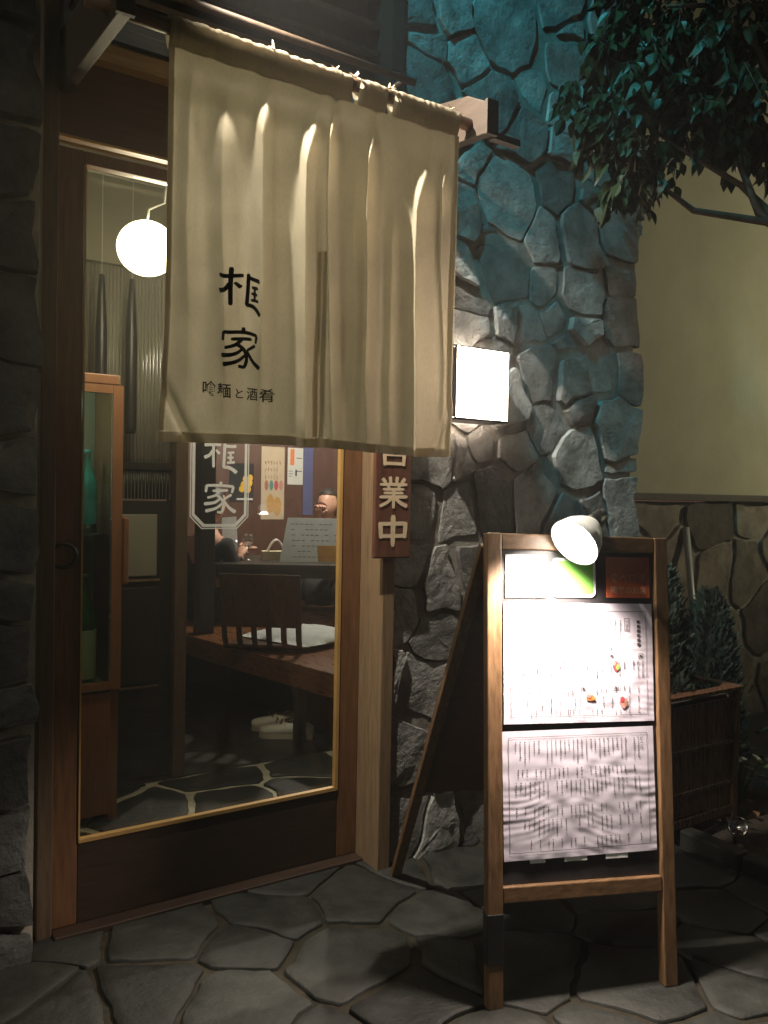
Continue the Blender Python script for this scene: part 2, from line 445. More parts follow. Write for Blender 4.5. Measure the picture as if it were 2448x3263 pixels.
def stone_mesh(poly, to3, depth, seg=0.045, amp=0.07, rough=0.25, rnd=random, warp=0.0):
    """to3(u, v, h) -> 3d point, h the height above the bed"""
    ol, (cx, cy) = rough_outline(poly, seg, amp, rnd, warp)
    n = len(ol); mb = MB()
    tilt = (rnd.uniform(-1, 1) * rough * 0.6, rnd.uniform(-1, 1) * rough * 0.6)
    size = max(0.05, math.sqrt(sum((p[0] - cx) ** 2 + (p[1] - cy) ** 2 for p in ol) / n))
    sd_ = rnd.uniform(0, 50); kf = 1.1 / size
    def hh(x, y, base):
        return base * (1 + tilt[0] * (x - cx) / size + tilt[1] * (y - cy) / size + rough * 1.3 * noise.noise(Vector((x * kf, y * kf, sd_))) + rough * 0.7 * noise.noise(Vector((x * kf * 2.7, y * kf * 2.7, sd_ + 9))))
    def ring(s, base, flat=False):
        r = []
        for (x, y) in ol:
            X = cx + (x - cx) * s; Y = cy + (y - cy) * s
            r.append(to3(X, Y, base if flat else hh(X, Y, base)))
        return r
    v = ring(1.0, -0.008, True) + ring(1.0, depth * 0.74) + ring(0.978, depth * 0.97) + ring(0.72, depth * 1.02) + ring(0.4, depth * 1.04) + [to3(cx, cy, hh(cx, cy, depth * 1.04))]
    f = []
    for k in range(4):
        for i in range(n):
            a = k * n + i; b = k * n + (i + 1) % n
            f.append((a, b, b + n, a + n))
    f += [(4 * n + i, 4 * n + (i + 1) % n, 5 * n) for i in range(n)]
    mb.add(v, f)
    return mb

# ------------------------------------------------------------------ ground
g = MB().add([(-40, -40, -0.02), (40, -40, -0.02), (40, 40, -0.02), (-40, 40, -0.02)], [(0, 1, 2, 3)])
tag(obj("ground", g, M['asphalt']), kind="structure")
pv = MB().box(-3.4, 1.02, -3.6, 0.02, -0.05, -0.006)
pave = tag(obj("pavement", pv, M['joint']), kind="structure")
rnd = random.Random(11)
def poisson(x0, x1, y0, y1, dmin, rnd, n=4000):
    pts = []
    for _ in range(n):
        p = (rnd.uniform(x0, x1), rnd.uniform(y0, y1))
        if all((p[0] - q[0]) ** 2 + (p[1] - q[1]) ** 2 > dmin * dmin for q in pts): pts.append(p)
    return pts
seeds = poisson(-2.6, 1.02, -2.6, 0.0, 0.185, rnd)
bound = [(-2.7, -2.7), (1.0, -2.7), (1.0, -0.02), (-2.7, -0.02)]
for p in cells(seeds, bound, 0.011, 0.008, (0.4, 1.6)):
    if p:
        mb = stone_mesh(p, lambda u, v, h: (u, v, -0.006 + h), 0.0095, seg=0.035, amp=0.035, rough=0.25, rnd=rnd, warp=0.03)
        obj("flagstone", mb, M['flag'], pave, smooth=True)
# garden bed beside the pavement
gb = MB()
N = 26
vv = []
for i in range(N):
    for j in range(N):
        x = 1.03 + 4.2 * i / (N - 1); y = -1.6 + 1.95 * j / (N - 1)
        vv.append((x, y, -0.01 + 0.03 * noise.noise(Vector((x * 3, y * 3, 0))) + 0.03 * sstep(0, 0.4, x - 1.05)))
gb.add(vv, [(i * N + j, (i + 1) * N + j, (i + 1) * N + j + 1, i * N + j + 1) for i in range(N - 1) for j in range(N - 1)])
tag(obj("garden_bed", gb, M['soil'], smooth=True), kind="structure")
for k in range(6):
    y = -1.45 + k * 0.24
    e = obj("edging_stone", MB().box(1.022, 1.085, y + 0.006, y + 0.232, -0.02, 0.05), M['flag'], pave, bevel=0.008)

# ------------------------------------------------------------------ stone wall beside the door
# centres of the single stones on the wall face (x, z)
wseeds = [
    (0.086, 2.743), (0.253, 2.784), (0.426, 2.857), (0.735, 2.949), (0.123, 2.632), (0.32, 2.648), (0.109, 2.485), (0.428, 2.554), (0.488, 2.811),
    (0.6, 2.795), (0.598, 2.643), (0.767, 2.885), (0.771, 2.767), (0.547, 2.462), (0.754, 2.601), (0.758, 2.488), (0.368, 2.316), (0.505, 2.234),
    (0.718, 2.317), (0.328, 2.132), (0.468, 2.093), (0.679, 2.132), (0.92, 2.3), (0.877, 2.163), (1.063, 2.238), (0.924, 2.434), (1.129, 2.308),
    (0.257, 2.404), (0.978, 2.728), (0.983, 2.589), (0.972, 2.894), (1.113, 2.478), (0.333, 1.952), (0.484, 1.998), (0.692, 1.957), (0.899, 1.978),
    (1.07, 2.032), (0.316, 1.849), (0.318, 1.774), (0.49, 1.812), (0.624, 1.792), (0.733, 1.86), (0.888, 1.847), (1.075, 1.9), (0.797, 1.748),
    (0.974, 1.694), (1.099, 1.7), (0.817, 1.617), (0.688, 1.622), (0.708, 1.461), (0.859, 1.526), (1.041, 1.453), (1.07, 1.35), (0.434, 1.392),
    (0.593, 1.385), (0.888, 1.36), (0.751, 1.299), (1.074, 1.222), (0.934, 1.191), (0.494, 1.186), (0.286, 1.289), (0.321, 1.169), (0.193, 1.281),
    (0.177, 1.182), (0.642, 1.193), (0.795, 1.112), (0.568, 1.277), (0.427, 1.624), (0.357, 1.516), (0.526, 1.529), (0.078, 0.837), (0.16, 0.833),
    (0.256, 0.86), (0.26, 0.731), (0.37, 0.888), (0.126, 0.947), (0.1, 0.589), (0.208, 0.568), (0.105, 0.381), (0.285, 0.33), (0.093, 0.175),
    (0.279, 0.091), (0.354, 0.454)]
rnd = random.Random(5)
for p in poisson(0.08, 1.2, -0.05, 4.4, 0.25, rnd, 3000):
    if all((p[0] - q[0]) ** 2 + (p[1] - q[1]) ** 2 > 0.22 ** 2 for q in wseeds): wseeds.append(p)
wseeds = [p for i, p in enumerate(wseeds) if 0.02 < p[0] < 1.27 and all((p[0] - q[0]) ** 2 + (p[1] - q[1]) ** 2 > 0.055 ** 2 for q in wseeds[:i])]
wall = thing("stone_wall", "tall rubble stone wall between the door post and the beige wall", "wall", (0.65, -0.1, 0))
obj("mortar_bed", MB().box(0.047, 1.17, -0.115, 0.055, -0.02, 4.4).box(1.12, 1.17, 0.0555, 0.36, -0.02, 4.4), M['mortar'], wall)
rb = random.Random(2)
bound = [(0.05, -0.02), (1.19, -0.02)] + [(1.20 + rb.uniform(-0.025, 0.035), z / 10.0) for z in range(1, 43)] + [(1.2, 4.4), (0.05, 4.4)]
for p in cells(wseeds, bound, 0.021, 0.009, (0.25, 1.4)):
    if p:
        d = rnd.uniform(0.012, 0.034)
        cxm = sum(q[0] for q in p) / len(p); czm = sum(q[1] for q in p) / len(p)
        if cxm < 0.3 and 2.05 < czm < 2.4: d = 0.035
        mb = stone_mesh(p, lambda u, v, h: (u, -0.105 - h, v), d, seg=0.03, amp=0.03, rough=0.18, rnd=rnd, warp=0.03)
        obj("stone", mb, M['stone'], wall)
# side return of the wall towards the garden, seen only from further right
for k in range(14):
    z0 = k * 0.31
    mb = MB().box(1.168, 1.185, -0.09, 0.34, z0 + 0.012, z0 + 0.296)
    obj("stone", mb, M['stone'], wall, bevel=0.006)

# ------------------------------------------------------------------ stone pillar left of the door
pil = thing("stone_pillar", "dark rough stone pillar beside the door stile with the round pull", "pillar", (-1.4, -0.05, 0))
obj("mortar_bed", MB().box(-2.6, -1.01, -0.085, 0.3, -0.02, 3.3), M['mortar_light'], pil)
zc = [0.03, 0.16, 0.33, 0.50, 0.66, 0.80, 0.95, 1.08, 1.24, 1.42, 1.60, 1.80, 2.02, 2.22, 2.42, 2.64, 2.9, 3.15]
ps = []
rnd = random.Random(21)
for i, z in enumerate(zc):
    ps.append((-1.09 + rnd.uniform(-0.03, 0.02), z + rnd.uniform(-0.02, 0.02)))
    for x in (-1.34, -1.62, -1.9, -2.2, -2.5):
        ps.append((x + rnd.uniform(-0.07, 0.07), z + rnd.uniform(-0.06, 0.06)))
bound = [(-2.6, -0.02), (-1.015, -0.02)] + [(-1.015 + rnd.uniform(-0.02, 0.008), 0.08 * k) for k in range(1, 41)] + [(-1.015, 3.3), (-2.6, 3.3)]
for p in cells(ps, bound, 0.018, 0.004, (0.3, 1.3)):
    if p:
        mb = stone_mesh(p, lambda u, v, h: (u, -0.085 - h, v), rnd.uniform(0.028, 0.045), seg=0.03, amp=0.03, rough=0.16, rnd=rnd, warp=0.02)
        obj("stone", mb, M['stone_dark'], pil)

# ------------------------------------------------------------------ beige wall with stone base, beyond the stone wall
bw = thing("plaster_wall", "beige plaster wall with a stone clad base behind the shrubs", "wall", (3.2, 0.4, 0))
obj("plaster", MB().box(1.19, 6.0, 0.37, 0.6, 1.20, 4.4), M['plaster'], bw)
obj("trim_strip", MB().box(1.19, 6.0, 0.335, 0.368, 1.195, 1.232), M['trim'], bw, bevel=0.004)
obj("mortar_bed", MB().box(1.19, 6.0, 0.37, 0.6, -0.05, 1.19), M['mortar_light'], bw)
rnd = random.Random(31)
ss = poisson(1.2, 5.0, 0.0, 1.19, 0.24, rnd, 3000)
for p in cells(ss, [(1.2, -0.03), (5.0, -0.03), (5.0, 1.188), (1.2, 1.188)], 0.03, 0.01, (0.3, 1.4)):
    if p:
        mb = stone_mesh(p, lambda u, v, h: (u, 0.37 - h, v), rnd.uniform(0.012, 0.02), seg=0.035, amp=0.04, rough=0.2, rnd=rnd, warp=0.03)
        obj("stone", mb, M['stone_warm'], bw)

# ------------------------------------------------------------------ building shell behind the facade
sh = MB()
tag(obj("roof_slab", MB().box(-2.6, 6.0, 0.37, 5.0, 4.4, 4.5), M['dark_wood']), "dark flat roof slab over the whole building", "roof")
tag(obj("ceiling", MB().prism([(-1.6, 0.06, 2.5), (1.16, 0.06, 2.5), (1.16, 0.62, 2.5), (2.7, 0.62, 2.5), (2.7, 4.0, 2.5), (-1.6, 4.0, 2.5)], (0, 0, .06)), M['shade_in']), kind="structure")
tag(obj("wall_back", MB().box(-1.6, 2.75, 3.62, 3.7, -0.02, 2.5), M['brown_wall']), kind="structure")
tag(obj("wall_left", MB().box(-1.66, -1.6, 0.06, 3.7, -0.02, 2.5), M['shade_in']), kind="structure")
tag(obj("wall_right", MB().box(2.7, 2.75, 0.62, 3.62, -0.02, 2.5), M['brown_wall']), kind="structure")
fac = MB().box(-2.6, -0.99, 0.32, 0.36, 0, 3.3).box(-2.6, 0.04, 0.08, 0.14, 3.3, 4.4).box(-0.99, 0.046, 0.06, 0.12, 2.58, 3.3)
tag(obj("wall_front", fac, M['dark_wood']), kind="structure")

# indoor floor: flagstones near the door, dark boards further in
fl = tag(obj("entrance_floor", MB().prism([(-1.6, 0.06, -.05), (1.16, 0.06, -.05), (1.16, 0.62, -.05), (2.7, 0.62, -.05), (2.7, 3.62, -.05), (-1.6, 3.62, -.05)], (0, 0, .044)), M['joint_in']), kind="structure")
rnd = random.Random(77)
ss = poisson(-1.5, 0.9, 0.07, 1.0, 0.27, rnd, 3000)
for p in cells(ss, [(-1.55, 0.08), (0.9, 0.08), (0.9, 1.0), (-1.55, 1.0)], 0.026):
    if p:
        mb = stone_mesh(p, lambda u, v, h: (u, v, -0.006 + h), 0.0085, seg=0.04, amp=0.04, rough=0.12, rnd=rnd, warp=0.03)
        obj("flagstone", mb, M['flag'], fl, smooth=True)
for k in range(9):
    y0 = 1.012 + k * 0.29
    for j in range(5):
        x0 = -1.6 + j * 0.86
        obj("floor_tile", MB().box(x0 + 0.003, x0 + 0.857, y0, y0 + 0.285, -0.006, 0.001), M['black_wood'], fl)

# ------------------------------------------------------------------ door frame
df = thing("door_frame", "wooden frame with a pale right post round the glazed sliding door", "door frame", (-0.48, -0.02, 0))
obj("jamb", MB().box(-0.992, -0.953, -0.03, 0.06, -0.004, 2.56), M['dark_z'], df, bevel=0.003)
tag(obj("jamb", MB().box(0.0, 0.046, -0.146, 0.06, -0.004, 2.30), M['jamb_wood'], df, bevel=0.003), "pale wooden post beside the plaque")
obj("jamb", MB().box(-0.995, -0.953, -0.03, 0.06, 2.562, 3.3), M['jamb_wood'], df)
obj("jamb", MB().box(0.0, 0.0458, -0.1455, 0.06, 2.302, 3.3), M['black_wood'], df)
obj("header_panel", MB().box(-0.952, -0.001, -0.012, 0.05, 2.135, 2.335), M['header'], df)
obj("beam", MB().box(-0.952, -0.001, -0.05, 0.055, 2.337, 2.385), M['beam_wood'], df, bevel=0.003)
obj("track", MB().box(-0.952, -0.001, -0.022, -0.013, 2.125, 2.132), M['bead'], df)
obj("track", MB().box(-0.952, -0.001, -0.022, -0.013, 2.108, 2.114), M['bead'], df)
obj("sill", MB().box(-0.952, -0.001, -0.06, 0.06, -0.02, 0.012), M['rail_wood'], df, bevel=0.003)

# shutter case above the header
sc = thing("shutter_case", "grey metal shutter case above the lit beam, behind the curtain rod", "shutter case", (-0.48, 0.0, 2.386))
obj("case", MB().box(-0.951, -0.002, -0.055, 0.054, 2.39, 2.432), M['zinc'], sc, bevel=0.003)
obj("case", MB().box(-0.951, -0.002, -0.048, 0.054, 2.434, 2.478), M['zinc'], sc, bevel=0.003)
obj("lip", MB().box(-0.951, -0.002, -0.062, -0.056, 2.386, 2.392), M['black'], sc)

# dark louvre over the door
lv = thing("louvre_panel", "dark horizontal louvre panel above the doorway", "louvre", (-0.48, 0.0, 2.48))
obj("backing", MB().box(-0.951, -0.002, 0.0, 0.055, 2.482, 3.3), M['black_wood'], lv)
for k in range(9):
    z = 2.50 + k * 0.088
    mb = MB().obox((-0.951, -0.075, z), (0.949, 0, 0), (0, 0.07, 0.03), (0, -0.006, 0.014))
    obj("slat", mb, M['dark_wood'], lv)

# ------------------------------------------------------------------ sliding door
dr = thing("sliding_door", "brown wooden sliding door with one tall clear glass pane", "door", (-0.48, 0.02, 0))
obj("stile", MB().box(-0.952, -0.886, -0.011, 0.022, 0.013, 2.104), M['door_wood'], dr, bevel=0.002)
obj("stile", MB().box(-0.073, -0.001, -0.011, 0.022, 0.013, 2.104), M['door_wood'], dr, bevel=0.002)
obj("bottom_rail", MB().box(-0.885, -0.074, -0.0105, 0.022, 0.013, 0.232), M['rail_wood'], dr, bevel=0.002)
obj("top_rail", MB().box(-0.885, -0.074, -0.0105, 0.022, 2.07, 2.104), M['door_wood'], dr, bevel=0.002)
obj("bead", MB().box(-0.884, -0.075, -0.016, 0.002, 0.234, 0.246), M['bead'], dr, bevel=0.001)
obj("bead", MB().box(-0.087, -0.0745, -0.016, 0.002, 0.247, 2.068), M['bead'], dr, bevel=0.001)
obj("bead", MB().box(-0.8845, -0.880, -0.016, 0.002, 0.247, 2.068), M['bead'], dr)
glass = obj("glass", MB().box(-0.8795, -0.0875, 0.0035, 0.0085, 0.233, 2.0695), M['glass'], dr)
hp = obj("pull", MB().lathe([(0.030, -0.006), (0.036, -0.006), (0.037, 0.0), (0.033, 0.002), (0.028, 0.0), (0.024, 0.012), (0.0005, 0.014)], (-0.928, -0.0125, 1.02), 24, (0, 1, 0)), M['black'], dr, smooth=True)

# ------------------------------------------------------------------ brush lettering
def ribbon(pts, w0, w1, n=10, wm=None):
    """polyline -> list of (left, right) points, tapered, Catmull-Rom sampled; pts in unit box, y down"""
    P = [Vector((p[0], p[1])) for p in pts]
    if len(P) == 2: smp = [P[0].lerp(P[1], i / n) for i in range(n + 1)]
    else:
        smp = []
        Q = [P[0] * 2 - P[1]] + P + [P[-1] * 2 - P[-2]]
        for i in range(1, len(Q) - 2):
            for k in range(n):
                t = k / n
                a, b, c, d = Q[i - 1], Q[i], Q[i + 1], Q[i + 2]
                smp.append(0.5 * ((2 * b) + (c - a) * t + (2 * a - 5 * b + 4 * c - d) * t * t + (3 * b - a - 3 * c + d) * t ** 3))
        smp.append(P[-1])
    out = []
    m = len(smp)
    for i, p in enumerate(smp):
        d = (smp[min(i + 1, m - 1)] - smp[max(i - 1, 0)])
        d = d.normalized() if d.length > 1e-9 else Vector((1, 0))
        s = Vector((-d.y, d.x)); t = i / (m - 1)
        w = w0 + (w1 - w0) * t
        if wm: w += wm * math.sin(math.pi * t)
        # blunt rounded ends
        e = min(i, m - 1 - i)
        if e == 0: w *= 0.62
        out.append((p + s * w / 2, p - s * w / 2))
    return out

GL = {
    '框': [([(.02, .22), (.26, .20), (.52, .19)], .09, .075), ([(.30, .0), (.29, .45), (.30, .86)], .085, .075),
          ([(.27, .36), (.18, .50), (.02, .58)], .07, .10), ([(.36, .34), (.48, .46)], .05, .085),
          ([(.60, .22), (.80, .23), (.98, .22)], .08, .09), ([(.63, .13), (.62, .50), (.60, .86)], .085, .08),
          ([(.72, .42), (.92, .40)], .06, .07), ([(.71, .56), (.90, .55)], .06, .06), ([(.70, .71), (.94, .69)], .06, .07),
          ([(.81, .40), (.81, .70)], .065, .065), ([(.58, .84), (.76, .85), (.90, .92), (1.0, 1.0)], .08, .11)],
    '家': [([(.53, .0), (.53, .12)], .07, .09), ([(.08, .13), (.50, .12), (.93, .15)], .08, .08), ([(.10, .12), (.07, .34)], .085, .07), ([(.92, .15), (.87, .35)], .08, .07),
          ([(.27, .29), (.75, .27)], .075, .075), ([(.50, .29), (.36, .43), (.12, .51)], .08, .07),
          ([(.40, .41), (.56, .56), (.61, .76), (.55, .95), (.42, .94)], .08, .075), ([(.52, .52), (.34, .65), (.02, .70)], .06, .10), ([(.58, .67), (.38, .83), (.06, .92)], .06, .10),
          ([(.86, .40), (.62, .55)], .08, .06), ([(.60, .55), (.78, .80), (.99, .95)], .06, .115)],
    '営': [([(.18, .03), (.28, .17)], .12, .10), ([(.48, .0), (.51, .16)], .12, .10), ([(.84, .02), (.73, .17)], .13, .09),
          ([(.04, .22), (.96, .22)], .10, .10), ([(.08, .2), (.05, .38)], .11, .10), ([(.93, .2), (.91, .38)], .11, .10),
          ([(.27, .33), (.75, .33)], .08, .08), ([(.30, .31), (.31, .53)], .10, .09), ([(.72, .31), (.70, .53)], .10, .09), ([(.28, .52), (.74, .52)], .08, .08), ([(.5, .53), (.45, .64)], .08, .07),
          ([(.12, .65), (.88, .65)], .10, .10), ([(.17, .62), (.19, 1.0)], .13, .11), ([(.84, .62), (.82, 1.0)], .13, .11), ([(.15, .93), (.86, .93)], .10, .10)],
    '業': [([(.38, .0), (.40, .22)], .12, .10), ([(.62, .0), (.60, .22)], .12, .10), ([(.12, .06), (.24, .2)], .12, .10), ([(.88, .05), (.76, .2)], .12, .10),
          ([(.03, .25), (.97, .24)], .095, .11), ([(.30, .28), (.36, .37)], .10, .08), ([(.72, .27), (.64, .37)], .10, .08),
          ([(.13, .40), (.87, .39)], .085, .09), ([(.16, .515), (.84, .51)], .085, .09), ([(.02, .64), (.98, .63)], .095, .11),
          ([(.5, .38), (.5, 1.0)], .13, .10), ([(.45, .66), (.28, .81), (.03, .93)], .11, .09), ([(.55, .66), (.72, .81), (.97, .93)], .10, .13)],
    '中': [([(.04, .28), (.96, .27)], .12, .13), ([(.07, .22), (.10, .74)], .15, .13), ([(.93, .22), (.90, .74)], .15, .13), ([(.08, .66), (.92, .66)], .12, .12), ([(.5, .0), (.5, 1.0)], .17, .14)],
}
def glyph(ch, mb, fn, bold=1.0):
    """fn(u, v, k) -> 3d point; u right, v down in the unit box, k a tiny layer number"""
    for k, (pts, w0, w1) in enumerate(GL[ch]):
        rb_ = ribbon(pts, w0 * bold, w1 * bold)
        v = []
        for (a, b) in rb_:
            v.append(fn(a.x, a.y, k)); v.append(fn((a.x + b.x) / 2, (a.y + b.y) / 2, k)); v.append(fn(b.x, b.y, k))
        n = len(rb_); f = []
        for i in range(n - 1):
            f += [(3 * i, 3 * i + 1, 3 * i + 4, 3 * i + 3), (3 * i + 1, 3 * i + 2, 3 * i + 5, 3 * i + 4)]
        mb.add(v, f)

def font_mesh(text, offset=0.0):
    """triangulated flat mesh of text set in the built-in font, normalised so that one em is 1"""
    c = bpy.data.curves.new("text_tmp", 'FONT'); c.body = text; c.offset = offset; c.resolution_u = 3
    o = bpy.data.objects.new("text_tmp", c); COL.objects.link(o)
    bpy.context.view_layer.update()
    ev = o.evaluated_get(bpy.context.evaluated_depsgraph_get())
    m = ev.to_mesh()
    vs_ = [v.co.copy() for v in m.vertices]; fs = [tuple(p.vertices) for p in m.polygons]
    ev.to_mesh_clear()
    bpy.data.objects.remove(o); bpy.data.curves.remove(c)
    return vs_, fs

def add_text(mb, text, fn, offset=0.0):
    vs_, fs = font_mesh(text, offset)
    if not vs_: return
    mb.add([fn(v.x, v.y) for v in vs_], fs)

# shop mark on the door glass: octagon with double rule and two characters
mk = obj("glass_lettering", MB(), M['decal'], glass)
mb = MB()
yd = 0.0028
def octa(x0, x1, z0, z1, c):
    return [(x0 + c, z0), (x1 - c, z0), (x1, z0 + c), (x1, z1 - c), (x1 - c, z1), (x0 + c, z1), (x0, z1 - c), (x0, z0 + c)]
def rule(x0, x1, z0, z1, c, w):
    a = octa(x0, x1, z0, z1, c); b = octa(x0 + w, x1 - w, z0 + w, z1 - w, c - w * 0.42)
    v = [(p[0], yd, p[1]) for p in a] + [(p[0], yd, p[1]) for p in b]
    mb.add(v, [(i, (i + 1) % 8, (i + 1) % 8 + 8, i + 8) for i in range(8)])
rule(-0.578, -0.394, 1.088, 1.415, 0.036, 0.0032)
rule(-0.572, -0.400, 1.094, 1.409, 0.034, 0.0085)
glyph('家', mb, lambda u, v, k: (-0.537 + u * 0.102, yd - 0.00004 * k, 1.229 - v * 0.096), 1.05)
glyph('框', mb, lambda u, v, k: (-0.538 + u * 0.104, yd - 0.00004 * k, 1.358 - v * 0.102), 1.05)
mk.data = mb.mesh("glass_lettering"); mk.data.materials.append(M['decal'])

# ------------------------------------------------------------------ curtain arms and rod
for (x0, x1, lab) in ((-0.955, -0.925, "dark wooden bracket arm above the brown door stile"), (0.006, 0.036, "brown wooden bracket arm on the pale post by the stone wall")):
    yw = -0.031 if x0 < -0.5 else -0.147
    def zb(y): return 2.235 + (y + 0.03) * 0.125
    t = thing("bracket_arm", lab, "bracket", (x0, yw, 2.2), "bracket arms holding the curtain rod")
    poly = [(x0, yw, zb(yw)), (x0, -0.60, zb(-0.60)), (x0, -0.60, zb(-0.60) + 0.085), (x0, -0.52, zb(-0.52) + 0.12), (x0, yw, zb(yw) + 0.155)]
    obj("arm", MB().prism(poly, (x1 - x0, 0, 0)), M['arm'], t, bevel=0.003)
    xs = x1 if x0 > -0.5 else x0
    obj("end_cap", MB().box(x0 - 0.004, x1 + 0.004, -0.612, -0.6005, zb(-0.60) - 0.003, zb(-0.60) + 0.088), M['arm'], t)
    if x0 > -0.5:
        obj("stub", MB().box(0.0365, 0.13, -0.60, -0.578, 2.158, 2.176), M['arm'], t)
rod_pts = [(-1.0 + 0.15 * k, -0.53, 2.212 - 0.004 * math.sin(k)) for k in range(8)]
tag(obj("curtain_rod", MB().tube(rod_pts, 0.0165, 12), M['pole'], smooth=True), "round wooden rod the linen shop curtain hangs from", "rod")
bar = tag(obj("conduit_bar", MB().tube([(-0.95, -0.27, 2.437), (0.0, -0.27, 2.43)], 0.011, 8).tube([(-0.93, -0.27, 2.437), (-0.93, -0.05, 2.45)], 0.008, 6).tube([(-0.03, -0.27, 2.43), (-0.03, -0.05, 2.45)], 0.008, 6), M['dark_wood'], smooth=True), "thin dark bar running above and behind the curtain rod", "bar")

# ------------------------------------------------------------------ noren (linen shop curtain)
XL, XS, XR = -0.828, -0.440, -0.037
ZT, ZB = 2.165, 1.308
FOLDS = [  # crest, rise width, fall width, depth (+ is away from the street), from t, to t
    (-0.775, .035, .020, .010, .0, .8), (-0.690, .055, .030, .020, .06, 1.0), (-0.588, .065, .018, .026, .0, .95),
    (-0.462, .070, .016, .034, .04, 1.3), (-0.412, .022, .014, .026, .0, 1.0), (-0.352, .030, .020, .010, .2, 1.0),
    (-0.297, .030, .012, .030, .04, 1.05), (-0.235, .035, .016, .012, .25, 1.2), (-0.132, .062, .018, .034, .10, 1.4),
    (-0.070, .026, .014, .020, .06, .7)]
def cloth_y(x, z):
    t = (ZT - z) / (ZT - ZB)
    y = 0.0
    xx = x + 0.006 * noise.noise(Vector((x * 3, 1.0, z * 2.2))) + 0.0025 * noise.noise(Vector((x * 9, 4.0, z * 7)))
    for (c, wl, wr, d, t0, t1) in FOLDS:
        a = sstep(t0 - 0.02, t0 + 0.14, t) * (1 - 0.8 * sstep(t1 - 0.4, t1 + 0.1, t)) + 0.10
        dx = xx - c - 0.008 * math.sin(4 * t + c * 20) * t
        if dx < 0:
            q = 1 + dx / (wl * (0.9 + 0.35 * t))
            g_ = 0 if q <= 0 else (q * q * (1.6 - 0.6 * q))
        else: g_ = math.exp(-(dx / (wr * (0.9 + 0.5 * t))) ** 2)
        y += 1.5 * d * a * g_
    y += 0.0035 * noise.noise(Vector((x * 8, 0.3, z * 1.4))) * sstep(0, .3, t)
    y += 0.0011 * noise.noise(Vector((x * 34, 2.0, z * 12))) * sstep(0, .15, t)
    y += 0.016 * t * t * math.sin(x * 7 + 1.0)
    for (xc, sg) in ((XL, 1), (XR, -1)):   # corner creases low on both outer edges
        q = (x - xc) * sg; h = z - ZB
        u = q - 0.55 * (0.17 - h)
        if h < 0.2: y += -0.012 * math.exp(-((u + 0.02) / 0.014) ** 2) * sstep(0.2, 0.08, h)
    if x >= XS: y -= 0.006 * sstep(1.79, 1.65, z) * sstep(XS + 0.05, XS, x)
    return -0.53 + y - 0.012
def cloth_z(x, z):
    return z + (0.004 * math.sin(x * 9) - 0.006 * (x + 0.43)) * sstep(1.7, ZB, z)

nr = thing("noren_curtain", "beige linen shop curtain with dark brush lettering hanging over the door", "curtain", (-0.43, -0.53, ZB))
def panel(xa, xb, nx, nz, z0, z1, dy=0.0, edge_fn=None):
    mb = MB(); vv = []
    for j in range(nz + 1):
        for i in range(nx + 1):
            x = xa + (xb - xa) * i / nx; z = z1 + (z0 - z1) * j / nz
            X = x + (edge_fn(x, z) if edge_fn else 0)
            vv.append((X, cloth_y(x, z) + dy, cloth_z(x, z)))
    f = [(j * (nx + 1) + i, j * (nx + 1) + i + 1, (j + 1) * (nx + 1) + i + 1, (j + 1) * (nx + 1) + i) for j in range(nz) for i in range(nx)]
    return mb.add(vv, f)
def slit_l(x, z):
    return -0.003 * sstep(1.79, ZB, z) * sstep(XS - 0.1, XS, x) - 0.010 * sstep(1.6, ZB, z) * sstep(XL + .15, XL, x)
def slit_r(x, z):
    return -0.004 * sstep(1.79, ZB, z) * sstep(XS + 0.06, XS, x)
obj("curtain_panel", panel(XL, XS, 150, 170, ZB, ZT, 0, slit_l), M['noren'], nr, smooth=True, fix=False)
obj("curtain_panel", panel(XS, XR, 150, 170, ZB, ZT, 0, slit_r), M['noren'], nr, smooth=True, fix=False)
obj("hem", panel(XL, XS, 110, 5, ZB + 0.001, ZB + 0.024, 0.003, slit_l), M['noren'], nr, smooth=True, fix=False)
obj("hem", panel(XS, XR, 110, 5, ZB + 0.001, ZB + 0.024, 0.003, slit_r), M['noren'], nr, smooth=True, fix=False)
obj("side_hem", panel(XL + .0005, XL + 0.013, 3, 120, ZB + 0.026, ZT, 0.003, slit_l), M['noren'], nr, smooth=True, fix=False)
obj("side_hem", panel(XR - 0.013, XR - .0005, 3, 120, ZB + 0.026, ZT, 0.003, slit_r), M['noren'], nr, smooth=True, fix=False)
obj("side_hem", panel(XS - 0.007, XS - 0.0005, 3, 90, ZB + 0.026, 1.79, 0.003, slit_l), M['noren'], nr, smooth=True, fix=False)
obj("side_hem", panel(XS + 0.0005, XS + 0.007, 3, 90, ZB + 0.026, 1.79, 0.003, slit_r), M['noren'], nr, smooth=True, fix=False)
# gathered sleeve round the rod
def sleeve(xa, xb):
    mb = MB(); n = 22; nx = int((xb - xa) / 0.0028); vv = []
    for i in range(nx + 1):
        x = xa + (xb - xa) * i / nx
        g1 = noise.noise(Vector((x * 42, 0, 3))) ; g2 = noise.noise(Vector((x * 110, 5, 3)))
        for k in range(n):
            a = 2 * math.pi * k / n
            cy, cz = math.sin(a), math.cos(a)
            gg = 1 + 0.16 * g1 * (0.5 + 0.5 * cz) + 0.09 * g2 + 0.10 * noise.noise(Vector((x * 55, a * 1.5, 9)))
            r = 0.0225 * gg
            y = -0.53 + r * cy; z = 2.212 + r * cz
            if cz < 0:  # drop down into the stitched seam
                q = -cz
                y = -0.53 + r * cy * (1 - 0.55 * q); z = 2.212 - 0.053 * q ** 1.2 - 0.003 * g1 * q
            vv.append((x, y, z))
    f = []
    for i in range(nx):
        for k in range(n):
            a = i * n + k; b = i * n + (k + 1) % n
            f.append((a, b, b + n, a + n))
    return mb.add(vv, f)
obj("rod_sleeve", sleeve(XL, -0.372), M['noren'], nr, smooth=True)
